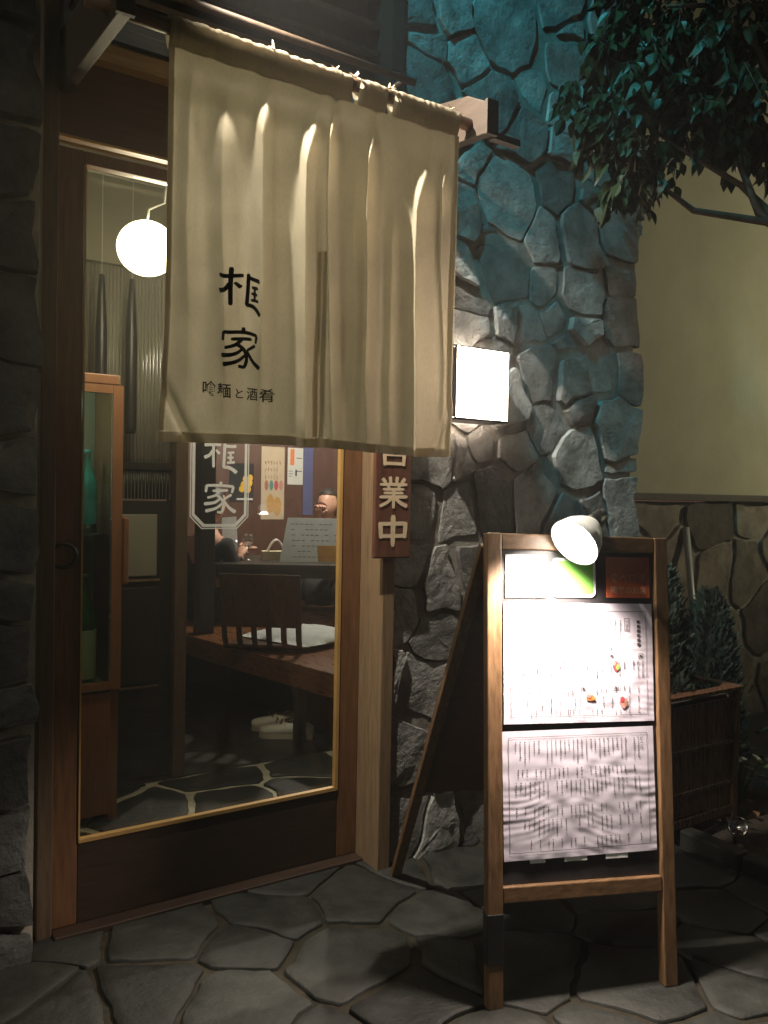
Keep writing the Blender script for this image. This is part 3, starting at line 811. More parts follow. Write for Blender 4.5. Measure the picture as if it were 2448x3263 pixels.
obj("rod_sleeve", sleeve(-0.352, -0.268), M['noren'], nr, smooth=True)
obj("rod_sleeve", sleeve(-0.250, XR), M['noren'], nr, smooth=True)
# loose tufts of thread on the sleeve
tf = MB(); rnd = random.Random(3)
for x in (-0.583, -0.42, -0.362, -0.262, -0.256, -0.06):
    for k in range(3):
        a = Vector((x + rnd.uniform(-.006, .006), -0.54, 2.232)); b = a + Vector((rnd.uniform(-.012, .012), rnd.uniform(-.015, .005), rnd.uniform(.002, .012)))
        s = Vector((0.004, 0.001, 0.001))
        tf.add([a - s, a + s, b + s * 0.4, b - s * 0.4], [(0, 1, 2, 3)])
tag(obj("frayed_thread", tf, M['noren'], nr), kind="stuff")
def on_cloth(x, z, k=0): return (x, cloth_y(x, z) - 0.0016 - 0.00003 * k, cloth_z(x, z))
for ch_, xa, wd, zt_, hh_ in (('框', -0.700, .108, 1.718, .102), ('家', -0.693, .098, 1.580, .097)):
    ink = MB(); glyph(ch_, ink, lambda u, v, k: on_cloth(xa + u * wd, zt_ - v * hh_, k), 1.12)
    obj("brush_character", ink, M['ink'], nr, fix=False)
x0 = -0.742
for ch, w in (("喰", .036), ("麺", .036), ("と", .026), ("酒", .032), ("肴", .034)):
    ink = MB()
    add_text(ink, ch, lambda a, b: on_cloth(x0 + a * w, 1.4185 - 0.05 * (x0 + 0.742) + b * w, 40), 0.012)
    obj("brush_character", ink, M['ink'], nr, fix=False)
    x0 += w + 0.0035

# lamp above the curtain (just over the picture's top edge), on the louvre
LX = -0.70
lp = thing("canopy_lamp", "small lamp on an arm above the linen curtain", "lamp", (LX, -0.08, 2.86))
lpos = Vector((LX, -0.455, 2.76)); ldir = Vector((0.62, -0.10, -1.0)).normalized()
obj("lamp_arm", MB().tube([(LX, -0.06, 2.90), (LX, -0.25, 2.92), lpos - ldir * 0.09], 0.009, 8), M['black'], lp, smooth=True)
obj("shade", MB().lathe([(0.016, -0.10), (0.026, -0.08), (0.048, -0.015), (0.046, -0.015), (0.022, -0.08)], lpos, 20, ldir), M['black'], lp, smooth=True)
sl = bpy.data.lights.new("canopy_lamp_light", 'SPOT'); sl.energy = NOREN_SPOT_W; sl.spot_size = R(86); sl.spot_blend = 1.0; sl.shadow_soft_size = 0.012; sl.color = (1.0, 0.91, 0.76)
so = bpy.data.objects.new("canopy_lamp_light", sl); so.location = lpos; so.rotation_euler = ldir.to_track_quat('-Z', 'Y').to_euler(); COL.objects.link(so)
so.parent = lp; so.matrix_parent_inverse = Matrix.Translation(-lp.location)

# ------------------------------------------------------------------ wall lantern
lt = thing("wall_lantern", "glowing square wall lantern with a dark frame beside the curtain", "lantern", (0.283, -0.16, 1.55))
x0, x1, z0, z1, yf, yb = 0.176, 0.390, 1.445, 1.668, -0.275, -0.165
M['lantern'] = emitmat("lantern_paper", (1.0, 0.80, 0.62), LANTERN_E)
obj("diffuser", MB().box(x0 + 0.0012, x1 - 0.0012, yf + 0.001, yb, z0 + 0.0012, z1 - 0.0012), M['lantern'], lt)
for (a, b, c, d) in ((x0 - 0.001, x0 + 0.001, z0 - 0.001, z1 + 0.001), (x1 - 0.001, x1 + 0.001, z0 - 0.001, z1 + 0.001)):
    obj("frame_post", MB().box(a, b, yf - 0.002, yf + 0.008, c, d), M['black'], lt)
obj("frame_rail", MB().box(x0 + 0.0015, x1 - 0.0015, yf - 0.002, yf + 0.008, z1 - 0.001, z1 + 0.001), M['black'], lt)
obj("frame_rail", MB().box(x0 + 0.0015, x1 - 0.0015, yf - 0.002, yf + 0.008, z0 - 0.001, z0 + 0.001), M['black'], lt)
obj("cap", MB().box(x0 - 0.008, x1 + 0.008, yf + 0.0085, yb, z1 - 0.001, z1 + 0.005), M['black'], lt)
obj("base", MB().box(x0 - 0.008, x1 + 0.008, yf + 0.0085, yb, z0 - 0.005, z0 + 0.001), M['black'], lt)
obj("side_panel", MB().box(x0 - 0.008, x0 + 0.001, yf + 0.0085, yb, z0 + 0.0025, z1 - 0.0025), M['black'], lt)
obj("side_panel", MB().box(x1 - 0.001, x1 + 0.008, yf + 0.0085, yb, z0 + 0.0025, z1 - 0.0025), M['black'], lt)
obj("mount", MB().box(0.22, 0.346, yb + 0.0005, -0.10, 1.49, 1.63), M['black'], lt)

# ------------------------------------------------------------------ open sign
pq = thing("open_sign", "brown wooden plaque with cream brush characters hung on the pale post", "sign", (0.022, -0.16, 1.0))
obj("board", MB().box(-0.046, 0.090, -0.166, -0.149, 1.000, 1.50), M['plaque'], pq, bevel=0.004)
mb = MB()
for ch, zt in (('営', 1.390), ('業', 1.256), ('中', 1.136)):
    glyph(ch, mb, lambda u, v, k, zt=zt: (-0.034 + u * 0.110, -0.1675 - 0.00004 * k, zt - v * (0.100)), 1.0)
obj("lettering", mb, M['cream'], pq, fix=False)
obj("hook", MB().tube([(0.022, -0.147, 1.515), (0.022, -0.158, 1.515), (0.022, -0.158, 1.49)], 0.003, 6), M['steel'], pq)

# ------------------------------------------------------------------ sandwich board
O = Vector((-0.140, -0.868, 0.0))
wv = Vector((0.94, -0.336, -0.022)).normalized()
uv = Vector((0.042, 0.119, 0.992)); uv = (uv - wv * uv.dot(wv)).normalized()
nv = wv.cross(uv)            # towards the street
if nv.y > 0: nv = -nv
def AB(u, v, d=0.0): return O + wv * u + uv * v + nv * d
sb = thing("sandwich_board", "wooden folding sandwich board with paper menus beside the door", "signboard", O)
def abar(name, u0, u1, v0, v1, d0, d1, mat, parent=sb, bev=0.003):
    mb = MB().obox(AB(u0, v0, d0), wv * (u1 - u0), uv * (v1 - v0), nv * (d1 - d0))
    return obj(name, mb, mat, parent, bevel=bev)
def leg_len(u):  # length down to the ground along the stile
    p = AB(u, 0); return -p.z / uv.z
abar("stile", -0.012, 0.027, leg_len(0) + 0.002, 1.118, -0.018, 0.012, M['board_wood'])
abar("stile", 0.448, 0.485, leg_len(0.465) + 0.002, 1.118, -0.018, 0.012, M['board_wood'])
abar("top_rail", 0.0275, 0.4475, 1.078, 1.118, -0.018, 0.010, M['board_rail'])
abar("bottom_rail", 0.0275, 0.4475, 0.238, 0.275, -0.018, 0.012, M['board_rail'])
abar("tape_wrap", -0.0135, 0.0285, 0.10, 0.215, -0.0195, 0.0135, M['black'], bev=0.002)
abar("black_panel", 0.0275, 0.4475, 0.2755, 1.0775, -0.012, -0.002, M['chalk'], bev=0)
def sheet(name, u0, u1, v0, v1, mat, seed, amp, parent=sb, d=0.0015, rot=0.0, nx=90, ny=110):
    mb = MB(); vv = []
    cu, cv = (u0 + u1) / 2, (v0 + v1) / 2
    for j in range(ny + 1):
        for i in range(nx + 1):
            a = i / nx; b = j / ny
            u = u0 + (u1 - u0) * a; v = v0 + (v1 - v0) * b
            e = min(1.0, 4 * min(1.05 - b, 0.25 + b))
            edge = 0.35 + 0.65 * abs(2 * a - 1)
            ph = v * 170 + 5 * noise.noise(Vector((u * 4, v * 5, seed))) + 1.5 * noise.noise(Vector((u * 14, v * 12, seed + 2))) - 16 * max(0.0, 0.55 - abs(a - 0.45)) ** 1.3
            msk = sstep(-0.15, 0.55, noise.noise(Vector((u * 9, v * 8, seed + 4))) + 0.25 * edge)
            h = (0.5 + 0.5 * math.sin(ph * 2.2)) * msk * edge
            h = h * amp * 0.15 * e * sstep(1.0, 0.5, b)
            h += 0.0022 * max(0, noise.noise(Vector((u * 6, v * 7, seed + 9)))) * e + 0.0012 * noise.noise(Vector((u * 30, v * 40, seed + 7))) * e + 0.0012
            ur = u + rot * (v - cv); vr = v - rot * (u - cu)
            vv.append(AB(ur, vr, d + h))
    f = [(j * (nx + 1) + i, j * (nx + 1) + i + 1, (j + 1) * (nx + 1) + i + 1, (j + 1) * (nx + 1) + i) for j in range(ny) for i in range(nx)]
    mb.add(vv, f)
    m = mb.mesh(name)
    o = obj(name, m, mat, parent, smooth=True)
    def surf(u, v, lift=0.0012):
        a = (u - u0) / (u1 - u0); b = (v - v0) / (v1 - v0)
        i = max(0, min(nx - 1, int(a * nx))); j = max(0, min(ny - 1, int(b * ny)))
        fx, fy = a * nx - i, b * ny - j
        p = [vv[j * (nx + 1) + i], vv[j * (nx + 1) + i + 1], vv[(j + 1) * (nx + 1) + i], vv[(j + 1) * (nx + 1) + i + 1]]
        q = p[0].lerp(p[1], fx).lerp(p[2].lerp(p[3], fx), fy)
        return q + nv * lift
    return o, surf

def patch(mb, surf, u0, u1, v0, v1, n=2, lift=0.0012):
    vv = [surf(u0 + (u1 - u0) * i / n, v0 + (v1 - v0) * j / n, lift) for j in range(n + 1) for i in range(n + 1)]
    mb.add(vv, [(j * (n + 1) + i, j * (n + 1) + i + 1, (j + 1) * (n + 1) + i + 1, (j + 1) * (n + 1) + i) for j in range(n) for i in range(n)])
def frame_lines(mb, surf, u0, u1, v0, v1, w, n=24):
    for k in range(n):
        a, b = k / n, (k + 1) / n
        for (p, q, r, s) in ((u0 + (u1 - u0) * a, u0 + (u1 - u0) * b, v0, v0 + w), (u0 + (u1 - u0) * a, u0 + (u1 - u0) * b, v1 - w, v1)):
            patch(mb, surf, p, q, r, s, 1)
        for (p, q, r, s) in ((u0, u0 + w, v0 + (v1 - v0) * a, v0 + (v1 - v0) * b), (u1 - w, u1, v0 + (v1 - v0) * a, v0 + (v1 - v0) * b)):
            patch(mb, surf, p, q, r, s, 1)
def columns(mb, surf, u0, u1, vtop, maxlen, minlen, step, size, rnd, skip=0.1):
    """upright lines of tiny print, too small to read"""
    u = u1
    while u > u0:
        if rnd.random() > skip:
            v = vtop; end = vtop - rnd.uniform(minlen, maxlen)
            while v > end:
                s = size * rnd.uniform(0.7, 1.0)
                w = s * rnd.uniform(0.5, 1.0)
                patch(mb, surf, u - w / 2, u + w / 2, v - s, v - s * 0.35 * rnd.random(), 1)
                if rnd.random() < .6: patch(mb, surf, u - w / 6, u + w / 6, v - s, v, 1, 0.0014)
                v -= size * 1.22
        u -= step * rnd.uniform(0.92, 1.1)

M['gloss_paper'] = pbr("laminated_paper", (0.64, 0.60, 0.69), 0.32, var=0.03, scale=5, bump=0.0, spec=0.6)
p1, s1 = sheet("upper_menu", 0.034, 0.440, 0.652, 0.947, M['gloss_paper'], 1.3, 0.0028)
p2, s2 = sheet("lower_menu", 0.031, 0.438, 0.333, 0.637, M['gloss_paper'], 6.1, 0.0048, rot=-0.012)
pr = MB(); rnd = random.Random(8)
frame_lines(pr, s1, 0.052, 0.422, 0.668, 0.928, 0.0011)
columns(pr, s1, 0.07, 0.35, 0.905, .05, .02, .0125, .0042, rnd)
columns(pr, s1, 0.07, 0.35, 0.845, .016, .012, .0125, .0036, rnd, .2)
columns(pr, s1, 0.07, 0.41, 0.805, .045, .015, .0125, .0042, rnd, .3)
columns(pr, s1, 0.07, 0.41, 0.740, .016, .012, .0125, .0036, rnd, .2)
columns(pr, s1, 0.07, 0.41, 0.715, .03, .012, .0125, .004, rnd, .45)
columns(pr, s1, 0.07, 0.41, 0.684, .012, .01, .0125, .0036, rnd, .4)
def boxed(mb, surf, u, v, w, h):
    frame_lines(mb, surf, u - w / 2, u + w / 2, v - h / 2, v + h / 2, 0.0012, 4)
for (u, v) in ((.405, .815), (.325, .815), (.335, .735), (.245, .735)):
    boxed(pr, s1, u, v, .013, .014); patch(pr, s1, u - .003, u + .003, v - .003, v + .003, 1)
boxed(pr, s1, .368, .893, .014, .034); boxed(pr, s1, .21, .70, .014, .055)
for k, ch in enumerate("つまみ"):
    add_text(pr, ch, lambda a, b, k=k: s1(.3635 + a * .0095, .897 - k * .0095 + b * .0095), 0.01)
for k in range(6):   # bold heading in the margin column, not readable in the photo
    patch(pr, s1, .396, .404, .897 - k * .0115, .905 - k * .0115, 1)
obj("print", pr, M['dark_print'], p1, fix=False)
for (mats, u, v, w, h) in (((M['crimson'], M['green_card'], M['rose_print']), .335, .790, .024, .036), ((M['orange_print'], M['amber'], M['rose_print']), .265, .712, .036, .024), ((M['rose_print'], M['brown_print'], M['crimson']), .355, .700, .030, .038)):
    for k3, (mat, du, dv, sc3) in enumerate(((mats[0], 0, 0, .8), (mats[1], .35, -.15, .42), (mats[2], -.25, .3, .45))):
        q = MB(); n = 10
        uc, vc = u + du * w * .6, v + dv * h * .6; lf = .0016 + .0003 * k3
        vv = [s1(uc, vc, lf + .0001)] + [s1(uc + w / 2 * sc3 * math.cos(a) * (0.65 + .45 * rnd.random()), vc + h / 2 * sc3 * math.sin(a) * (0.65 + .45 * rnd.random()), lf) for a in [2 * math.pi * k / n for k in range(n)]]
        q.add(vv, [(0, 1 + k, 1 + (k + 1) % n) for k in range(n)])
        obj("food_picture", q, mat, p1, fix=False)
pr = MB()
frame_lines(pr, s2, 0.046, 0.420, 0.350, 0.622, 0.0011)
for vt, ml, mn, sk in ((.612, .055, .02, .12), (.545, .02, .014, .15), (.515, .04, .012, .2), (.455, .02, .014, .2), (.425, .035, .012, .3), (.378, .018, .012, .45)):
    columns(pr, s2, 0.06, 0.395, vt, ml, mn, .0118, .0042, rnd, sk)
for k, ch in enumerate("ビール"):
    add_text(pr, ch, lambda a, b, k=k: s2(.399 + a * .0105, .604 - k * .0105 + b * .0105), 0.014)
obj("print", pr, M['dark_print'], p2, fix=False)
# tape on the lower menu's foot, red card and green card on the black strip
for (a, b) in ((.10, .14), (.19, .25), (.30, .36)): obj("tape", MB().obox(AB(a, .322, .0008), wv * (b - a), uv * 0.012, nv * 0.0006), M['white_card'], sb)
rc = abar("red_card", .314, .436, .962, 1.066, .0005, .0022, M['red_card'], bev=0)
mb = MB()
add_text(mb, "食べログ", lambda a, b: AB(.324 + a * .0255, 1.003 + b * .0255, .0028), 0.01)
add_text(mb, "掲載のお店", lambda a, b: AB(.324 + a * .0205, .974 + b * .0205, .0028), 0.01)
obj("lettering", mb, M['pale_print'], rc, fix=False)
def rrect(u0, u1, v0, v1, r, d, n=5):
    pts = []
    for (cu, cv, a0) in ((u1 - r, v1 - r, 0), (u0 + r, v1 - r, 90), (u0 + r, v0 + r, 180), (u1 - r, v0 + r, 270)):
        for k in range(n + 1):
            a = R(a0 + 90 * k / n); pts.append(AB(cu + r * math.cos(a), cv + r * math.sin(a), d))
    return pts
obj("glare_card", MB().obox(AB(.040, .960, .0005), wv * .112, uv * .106, nv * .0014), M['white_card'], sb)  # blank card added to widen the clip lamp's blown-out glare
gc = obj("green_card", MB().prism(rrect(.165, .284, .962, 1.060, .014, .0005), nv * 0.0016), M['white_card'], sb)
obj("green_field", MB().prism(rrect(.172, .277, .969, 1.053, .010, .0022), nv * 0.0006), M['green_card'], gc)
# rear frame of the board
Btop = AB(0.0, 1.09, -0.02); Bft = Vector((0.032, -0.205, 0.0))
back = (Bft - Btop)
for (u, du) in ((-0.010, 0.022), (0.460, 0.022)):
    p = AB(u + du / 2, 1.09, -0.032)
    q = p + back; q.z = 0.001; 
    obj("back_leg", MB().bar(p, q, 0.022, 0.03, wv), M['board_wood'], sb, bevel=0.002)
for (t0, t1) in ((0.02, 0.70),):
    p0 = AB(0.012, 1.09, -0.034) + back * t0
    mb = MB().obox(p0, wv * 0.447, back * (t1 - t0), back.cross(wv).normalized() * 0.005)
    obj("back_panel", mb, M['header'], sb)
for (a, b) in ((.02, .06), (.41, .45)): obj("hinge", MB().tube([AB(a, 1.112, -0.026), AB(b, 1.112, -0.026)], 0.006, 8), M['steel'], sb)

# clip lamp on the board's top rail
cl = thing("clip_lamp", "lit clip lamp with black socket clamped on the sandwich board top rail", "lamp", AB(.275, 1.119))
obj("clip", MB().obox(AB(.262, 1.07, .0125), wv * .03, uv * .055, nv * .012).obox(AB(.262, 1.1195, -.03), wv * .03, uv * .008, nv * .042), M['black'], cl, bevel=0.002)
neck = [AB(.277, 1.126, .004), AB(.290, 1.150, .012), AB(.292, 1.180, .035), AB(.276, 1.168, .066)]
obj("goose_neck", MB().tube(neck, 0.0075, 8), M['black'], cl, smooth=True)
hd = (wv * -0.74 + uv * -0.60 + nv * 0.28).normalized()
hp0 = AB(.258, 1.152, .058)
obj("socket", MB().lathe([(0.0005, -0.026), (.017, -0.026), (.022, .008), (.025, .036), (.0005, .036)], hp0, 18, hd), M['black'], cl, smooth=True)
obj("shade", MB().lathe([(.025, .018), (.038, .034), (.055, .062), (.066, .098), (.0645, .098), (.053, .064), (.036, .036), (.023, .020)], hp0, 28, hd), M['white_card'], cl, smooth=True)
M['bulb'] = emitmat("bulb_glow", (1.0, 0.90, 0.80), BULB_E)
bc = hp0 + hd * 0.095
obj("bulb", MB().lathe([(.0005, -.05), (.014, -.05), (.017, -.03), (.024, -.012), (.032, .004), (.031, .022), (.019, .036), (.0005, .040)], bc, 22, hd), M['bulb'], cl, smooth=True)
pl_ = bpy.data.lights.new("clip_lamp_light", 'SPOT'); pl_.energy = CLIP_W; pl_.shadow_soft_size = 0.03; pl_.color = (1.0, 0.84, 0.72); pl_.spot_size = R(124); pl_.spot_blend = 0.7
po = bpy.data.objects.new("clip_lamp_light", pl_); po.location = AB(.125, 1.065, .10); COL.objects.link(po)
po.rotation_euler = (wv * -0.05 + uv * -0.85 + nv * -0.35).to_track_quat('-Z', 'Y').to_euler()
po.parent = cl; po.matrix_parent_inverse = Matrix.Translation(-cl.location)

# ------------------------------------------------------------------ garden beside the board
pb = thing("planter_box", "dark glossy wooden planter box with a panelled front behind the signboard", "planter", (1.14, -0.35, 0))
px0, px1, py0, py1, ph = 0.93, 1.355, -0.50, -0.20, 0.505
for x in (px0, px1 - 0.03):
    for y in (py0, py1 - 0.03):
        obj("corner_post", MB().box(x, x + 0.03, y, y + 0.03, -0.01, ph), M['planter'], pb, bevel=0.002)
nb = 5
for k in range(nb):
    a = px0 + 0.032 + k * (px1 - px0 - 0.064) / nb
    obj("board", MB().box(a, a + (px1 - px0 - 0.064) / nb - 0.004, py0 + 0.01, py0 + 0.024, 0.085, ph - 0.03), M['planter'], pb, bevel=0.0015)
for k in range(3):
    a = py0 + 0.032 + k * 0.078
    obj("board", MB().box(px0 + 0.008, px0 + 0.022, a, a + 0.074, 0.085, ph - 0.03), M['planter'], pb, bevel=0.0015)
    obj("board", MB().box(px1 - 0.022, px1 - 0.008, a, a + 0.074, 0.085, ph - 0.03), M['planter'], pb, bevel=0.0015)
for z, h in ((0.05, 0.03), (0.16, 0.014), (0.31, 0.014)):
    obj("rail", MB().box(px0 + 0.031, px1 - 0.031, py0 + 0.002, py0 + 0.0095, z, z + h), M['planter'], pb, bevel=0.0015)
obj("rim", MB().box(px0 - 0.008, px1 + 0.008, py0 - 0.008, py0 + 0.034, ph + 0.001, ph + 0.014), M['planter'], pb, bevel=0.002)
obj("rim", MB().box(px0 - 0.008, px1 + 0.008, py1 - 0.034, py1 + 0.008, ph + 0.001, ph + 0.014), M['planter'], pb, bevel=0.002)
obj("rim", MB().box(px0 - 0.008, px0 + 0.034, py0 + 0.0345, py1 - 0.0345, ph + 0.001, ph + 0.014), M['planter'], pb)
obj("rim", MB().box(px1 - 0.034, px1 + 0.008, py0 + 0.0345, py1 - 0.0345, ph + 0.001, ph + 0.014), M['planter'], pb)
obj("soil_fill", MB().box(px0 + 0.034, px1 - 0.034, py0 + 0.034, py1 - 0.034, 0.085, ph - 0.02), M['soil'], pb)

def conifer(loc, h, r, seed, label, n=2600):
    rnd = random.Random(seed)
    t = thing("conifer_shrub", label, "shrub", loc, "dark conifer shrubs beside the signboard")
    x, y, z = loc
    obj("trunk", MB().tube([(x, y, z - 0.03), (x + .006, y, z + h * .5), (x, y, z + h * .93)], [.014, .01, .003], 7), M['bark'], t, smooth=True)
    mb = MB()
    for k in range(n):
        q = rnd.random() ** 0.75
        a = rnd.uniform(0, 2 * math.pi)
        lump = 0.72 + 0.38 * noise.noise(Vector((math.cos(a) * 1.8 + seed, math.sin(a) * 1.8, q * 5)))
        rr = r * (1 - q) ** 0.62 * lump * (0.35 + 0.65 * rnd.random() ** 0.4) + 0.008
        p = Vector((x + rr * math.cos(a), y + rr * math.sin(a), z + 0.02 + q * h * 0.97))
        d = Vector((math.cos(a) * rnd.uniform(.2, 1), math.sin(a) * rnd.uniform(.2, 1), rnd.uniform(0.4, 1.3))).normalized()
        L_ = rnd.uniform(.022, .05)
        s = d.cross(Vector((rnd.uniform(-1, 1), rnd.uniform(-1, 1), rnd.uniform(-1, 1)))).normalized() * rnd.uniform(.003, .006)
        b = d.cross(s).normalized() * .004
        mb.add([p - s, p + s, p + d * L_ * .6 + s * 1.3, p + d * L_, p + d * L_ * .6 - s * 1.3], [(0, 1, 2, 4), (4, 2, 3)])
        mb.add([p - b, p + b, p + d * L_ * .9], [(0, 1, 2)])
    tag(obj("foliage", mb, M['conifer'], t, fix=False), kind="stuff")
    return t
conifer((1.09, -0.34, ph - 0.03), 0.46, 0.155, 4, "tall dark conifer growing in the planter box next to the signboard")
conifer((1.72, -0.10, 0.02), 0.78, 0.24, 9, "broad dark conifer growing in the bed beyond the planter box", 3600)

# leafy low plants in the bed
def leaf_shape(L_, w):
    return [(0, 0, 0), (w, L_ * .35, .12 * w), (w * .8, L_ * .65, .1 * w), (0, L_, -.15 * L_), (-w * .8, L_ * .65, .1 * w), (-w, L_ * .35, .12 * w), (0, L_ * .5, -.12 * w)], [(0, 1, 6), (1, 2, 6), (2, 3, 6), (3, 4, 6), (4, 5, 6), (5, 0, 6)]
def bedplant(loc, nl, h, seed, label, mat):
    rnd = random.Random(seed)
    t = thing("bed_plant", label, "plant", loc, "low leafy plants in the garden bed")
    for k in range(nl):
        a = rnd.uniform(0, 2 * math.pi); e = rnd.uniform(0.15, 1.0)
        p0 = Vector(loc); p1 = p0 + Vector((math.cos(a) * h * .35 * e, math.sin(a) * h * .35 * e, h * rnd.uniform(.5, 1.0)))
        obj("stem", MB().tube([p0 - Vector((0, 0, .02)), p0.lerp(p1, .5) + Vector((0, 0, .01)), p1], [.003, .0025, .0015], 5), M['ground_leaf'], t)
        v, f = leaf_shape(rnd.uniform(.05, .09), rnd.uniform(.012, .02))
        m = Matrix.Translation(p1) @ Euler((rnd.uniform(-.7, .3), rnd.uniform(-.5, .5), a - math.pi / 2)).to_matrix().to_4x4()
        mb = MB().add([m @ Vector(q) for q in v], f)
        obj("leaf", mb, mat, t, fix=False)
for i, (x, y, nl, h, lab) in enumerate(((1.46, -0.42, 22, .24, "leafy green plant against the end of the planter box"), (1.60, -0.60, 18, .17, "low spreading plant in front of the broad conifer"), (1.85, -0.45, 22, .30, "tall leafy plant in the bed, furthest from the planter box"), (1.42, -0.68, 12, .10, "short sprout growing beside the garden spotlight"))):
    bedplant((x, y, 0.0), nl, h, 50 + i, lab, M['ground_leaf'])
# dead leaves on the bed
mb = MB(); rnd = random.Random(61)
for k in range(260):
    x, y = rnd.uniform(1.1, 2.6), rnd.uniform(-1.1, 0.25)
    v, f = leaf_shape(rnd.uniform(.03, .06), rnd.uniform(.008, .015))
    m = Matrix.Translation((x, y, 0.035 + rnd.uniform(0, .01))) @ Euler((rnd.uniform(-.5, .5), rnd.uniform(-.5, .5), rnd.uniform(0, 6.3))).to_matrix().to_4x4()
    mb.add([m @ Vector(q) for q in v], f)
tag(obj("leaf_litter", mb, pbr("dead_leaf", (0.16, 0.075, 0.03), 0.6, var=0.5, scale=12, bump=0.1), fix=False), "brown dead leaves scattered over the garden bed", "leaf litter", kind="stuff")
gs = thing("garden_spotlight", "small steel garden spotlight on the ground before the planter box", "spotlight", (1.20, -0.60, 0.0))
ax = Vector((-.5, -.6, .35)).normalized()
obj("housing", MB().lathe([(.0005, -.04), (.022, -.04), (.028, -.02), (.031, .02), (.034, .024), (.030, .024), (.022, .004), (.0005, -.004)], (1.20, -0.60, .058), 18, ax), M['steel'], gs, smooth=True)
obj("spike", MB().tube([(1.205, -0.595, .045), (1.21, -0.59, -.03)], .006, 6), M['black'], gs)
obj("yoke", MB().tube([(1.17, -0.62, .058), (1.185, -.60, .03), (1.225, -.575, .03), (1.232, -.585, .058)], .004, 6), M['steel'], gs)
wp = thing("white_pipe", "pale leaning pipe against the stone clad base of the beige wall", "pipe", (2.05, 0.2, 0))
obj("pipe", MB().tube([(2.02, 0.12, 0.0), (2.135, 0.345, 1.06)], 0.017, 10), M['white_pipe'], wp, smooth=True)
obj("collar", MB().tube([(2.085, 0.247, 0.60), (2.0905, 0.258, 0.65)], 0.021, 10), M['white_pipe'], wp, smooth=True)

# junction box on the corner of the stone wall
jb = thing("junction_box", "grey electrical box on the upper corner of the stone wall", "junction box", (1.235, -0.06, 2.36))
obj("box", MB().box(1.19, 1.25, -0.10, -0.055, 2.35, 2.45), M['grey_plastic'], jb, bevel=0.004)
obj("cable", MB().tube([(1.222, -0.08, 2.352), (1.228, -0.085, 2.30), (1.226, -0.08, 2.25), (1.205, -0.085, 2.21), (1.19, -.09, 2.20)], 0.0045, 6), M['black'], jb, smooth=True)
obj("clip", MB().box(1.216, 1.238, -0.092, -0.072, 2.255, 2.285), M['grey_plastic'], jb)

# ------------------------------------------------------------------ tree
tr = thing("leafy_tree", "dark leafy tree spreading drooping branches across the stone wall", "tree", (1.55, -0.92, 0))
hub = Vector((1.30, -0.66, 2.12))
obj("trunk", MB().tube([(1.55, -0.92, -0.05), (1.54, -0.90, 0.7), (1.50, -0.86, 1.4), (1.42, -0.77, 1.85), hub, (1.40, -0.62, 2.6), (1.48, -0.55, 3.1), (1.5, -0.5, 3.7)], [.06, .052, .046, .042, .036, .028, .02, .008], 10), M['bark'], tr, smooth=True)
limbs = [[hub, (1.216, -0.643, 2.153), (1.003, -0.506, 2.187), (0.851, -0.511, 2.224), (0.741, -0.543, 2.249)],
         [hub, (1.256, -0.616, 2.207), (1.175, -0.563, 2.294), (1.002, -0.501, 2.369), (0.772, -0.455, 2.451)],
         [hub, (1.189, -0.626, 2.184), (1.161, -0.550, 2.406), (1.159, -0.491, 2.635), (1.075, -0.434, 2.796)],
         [(1.38, -0.63, 2.5), (1.2, -0.60, 2.75), (0.98, -0.55, 2.85), (0.78, -0.55, 2.78)],
         [(1.44, -0.58, 2.85), (1.2, -0.5, 3.05), (0.95, -0.5, 3.1)],
         [(1.44, -0.58, 2.85), (1.7, -0.6, 3.1), (2.0, -0.6, 3.15)],
         [(1.40, -0.62, 2.6), (1.7, -0.75, 2.75), (1.95, -0.8, 2.7)],
         [(1.48, -0.55, 3.1), (1.35, -0.8, 3.4), (1.2, -0.9, 3.5)]]
for L_ in limbs:
    n = len(L_)
    obj("branch", MB().tube(L_, [0.017 - 0.0125 * k / (n - 1) for k in range(n)], 7), M['bark'], tr, smooth=True)
ell = [((1.158, -0.487, 2.765), .40, 520), ((0.868, -0.403, 2.808), .27, 300), ((0.708, -0.410, 2.572), .20, 230), ((0.646, -0.452, 2.383), .15, 130), ((0.716, -0.512, 2.244), .12, 110),
       ((1.003, -0.497, 2.522), .23, 300), ((1.241, -0.549, 2.505), .20, 220), ((1.673, -0.501, 3.038), .45, 300), ((1.148, -0.362, 3.348), .48, 300), ((1.821, -0.609, 2.598), .35, 180), ((0.951, -0.474, 2.696), .22, 220),
       ((0.692, -0.466, 2.175), .10, 90), ((0.615, -0.469, 2.310), .11, 90), ((0.590, -0.40, 2.50), .12, 90), ((1.141, -0.51, 2.44), .12, 100)]
rnd = random.Random(99)
leaves = []
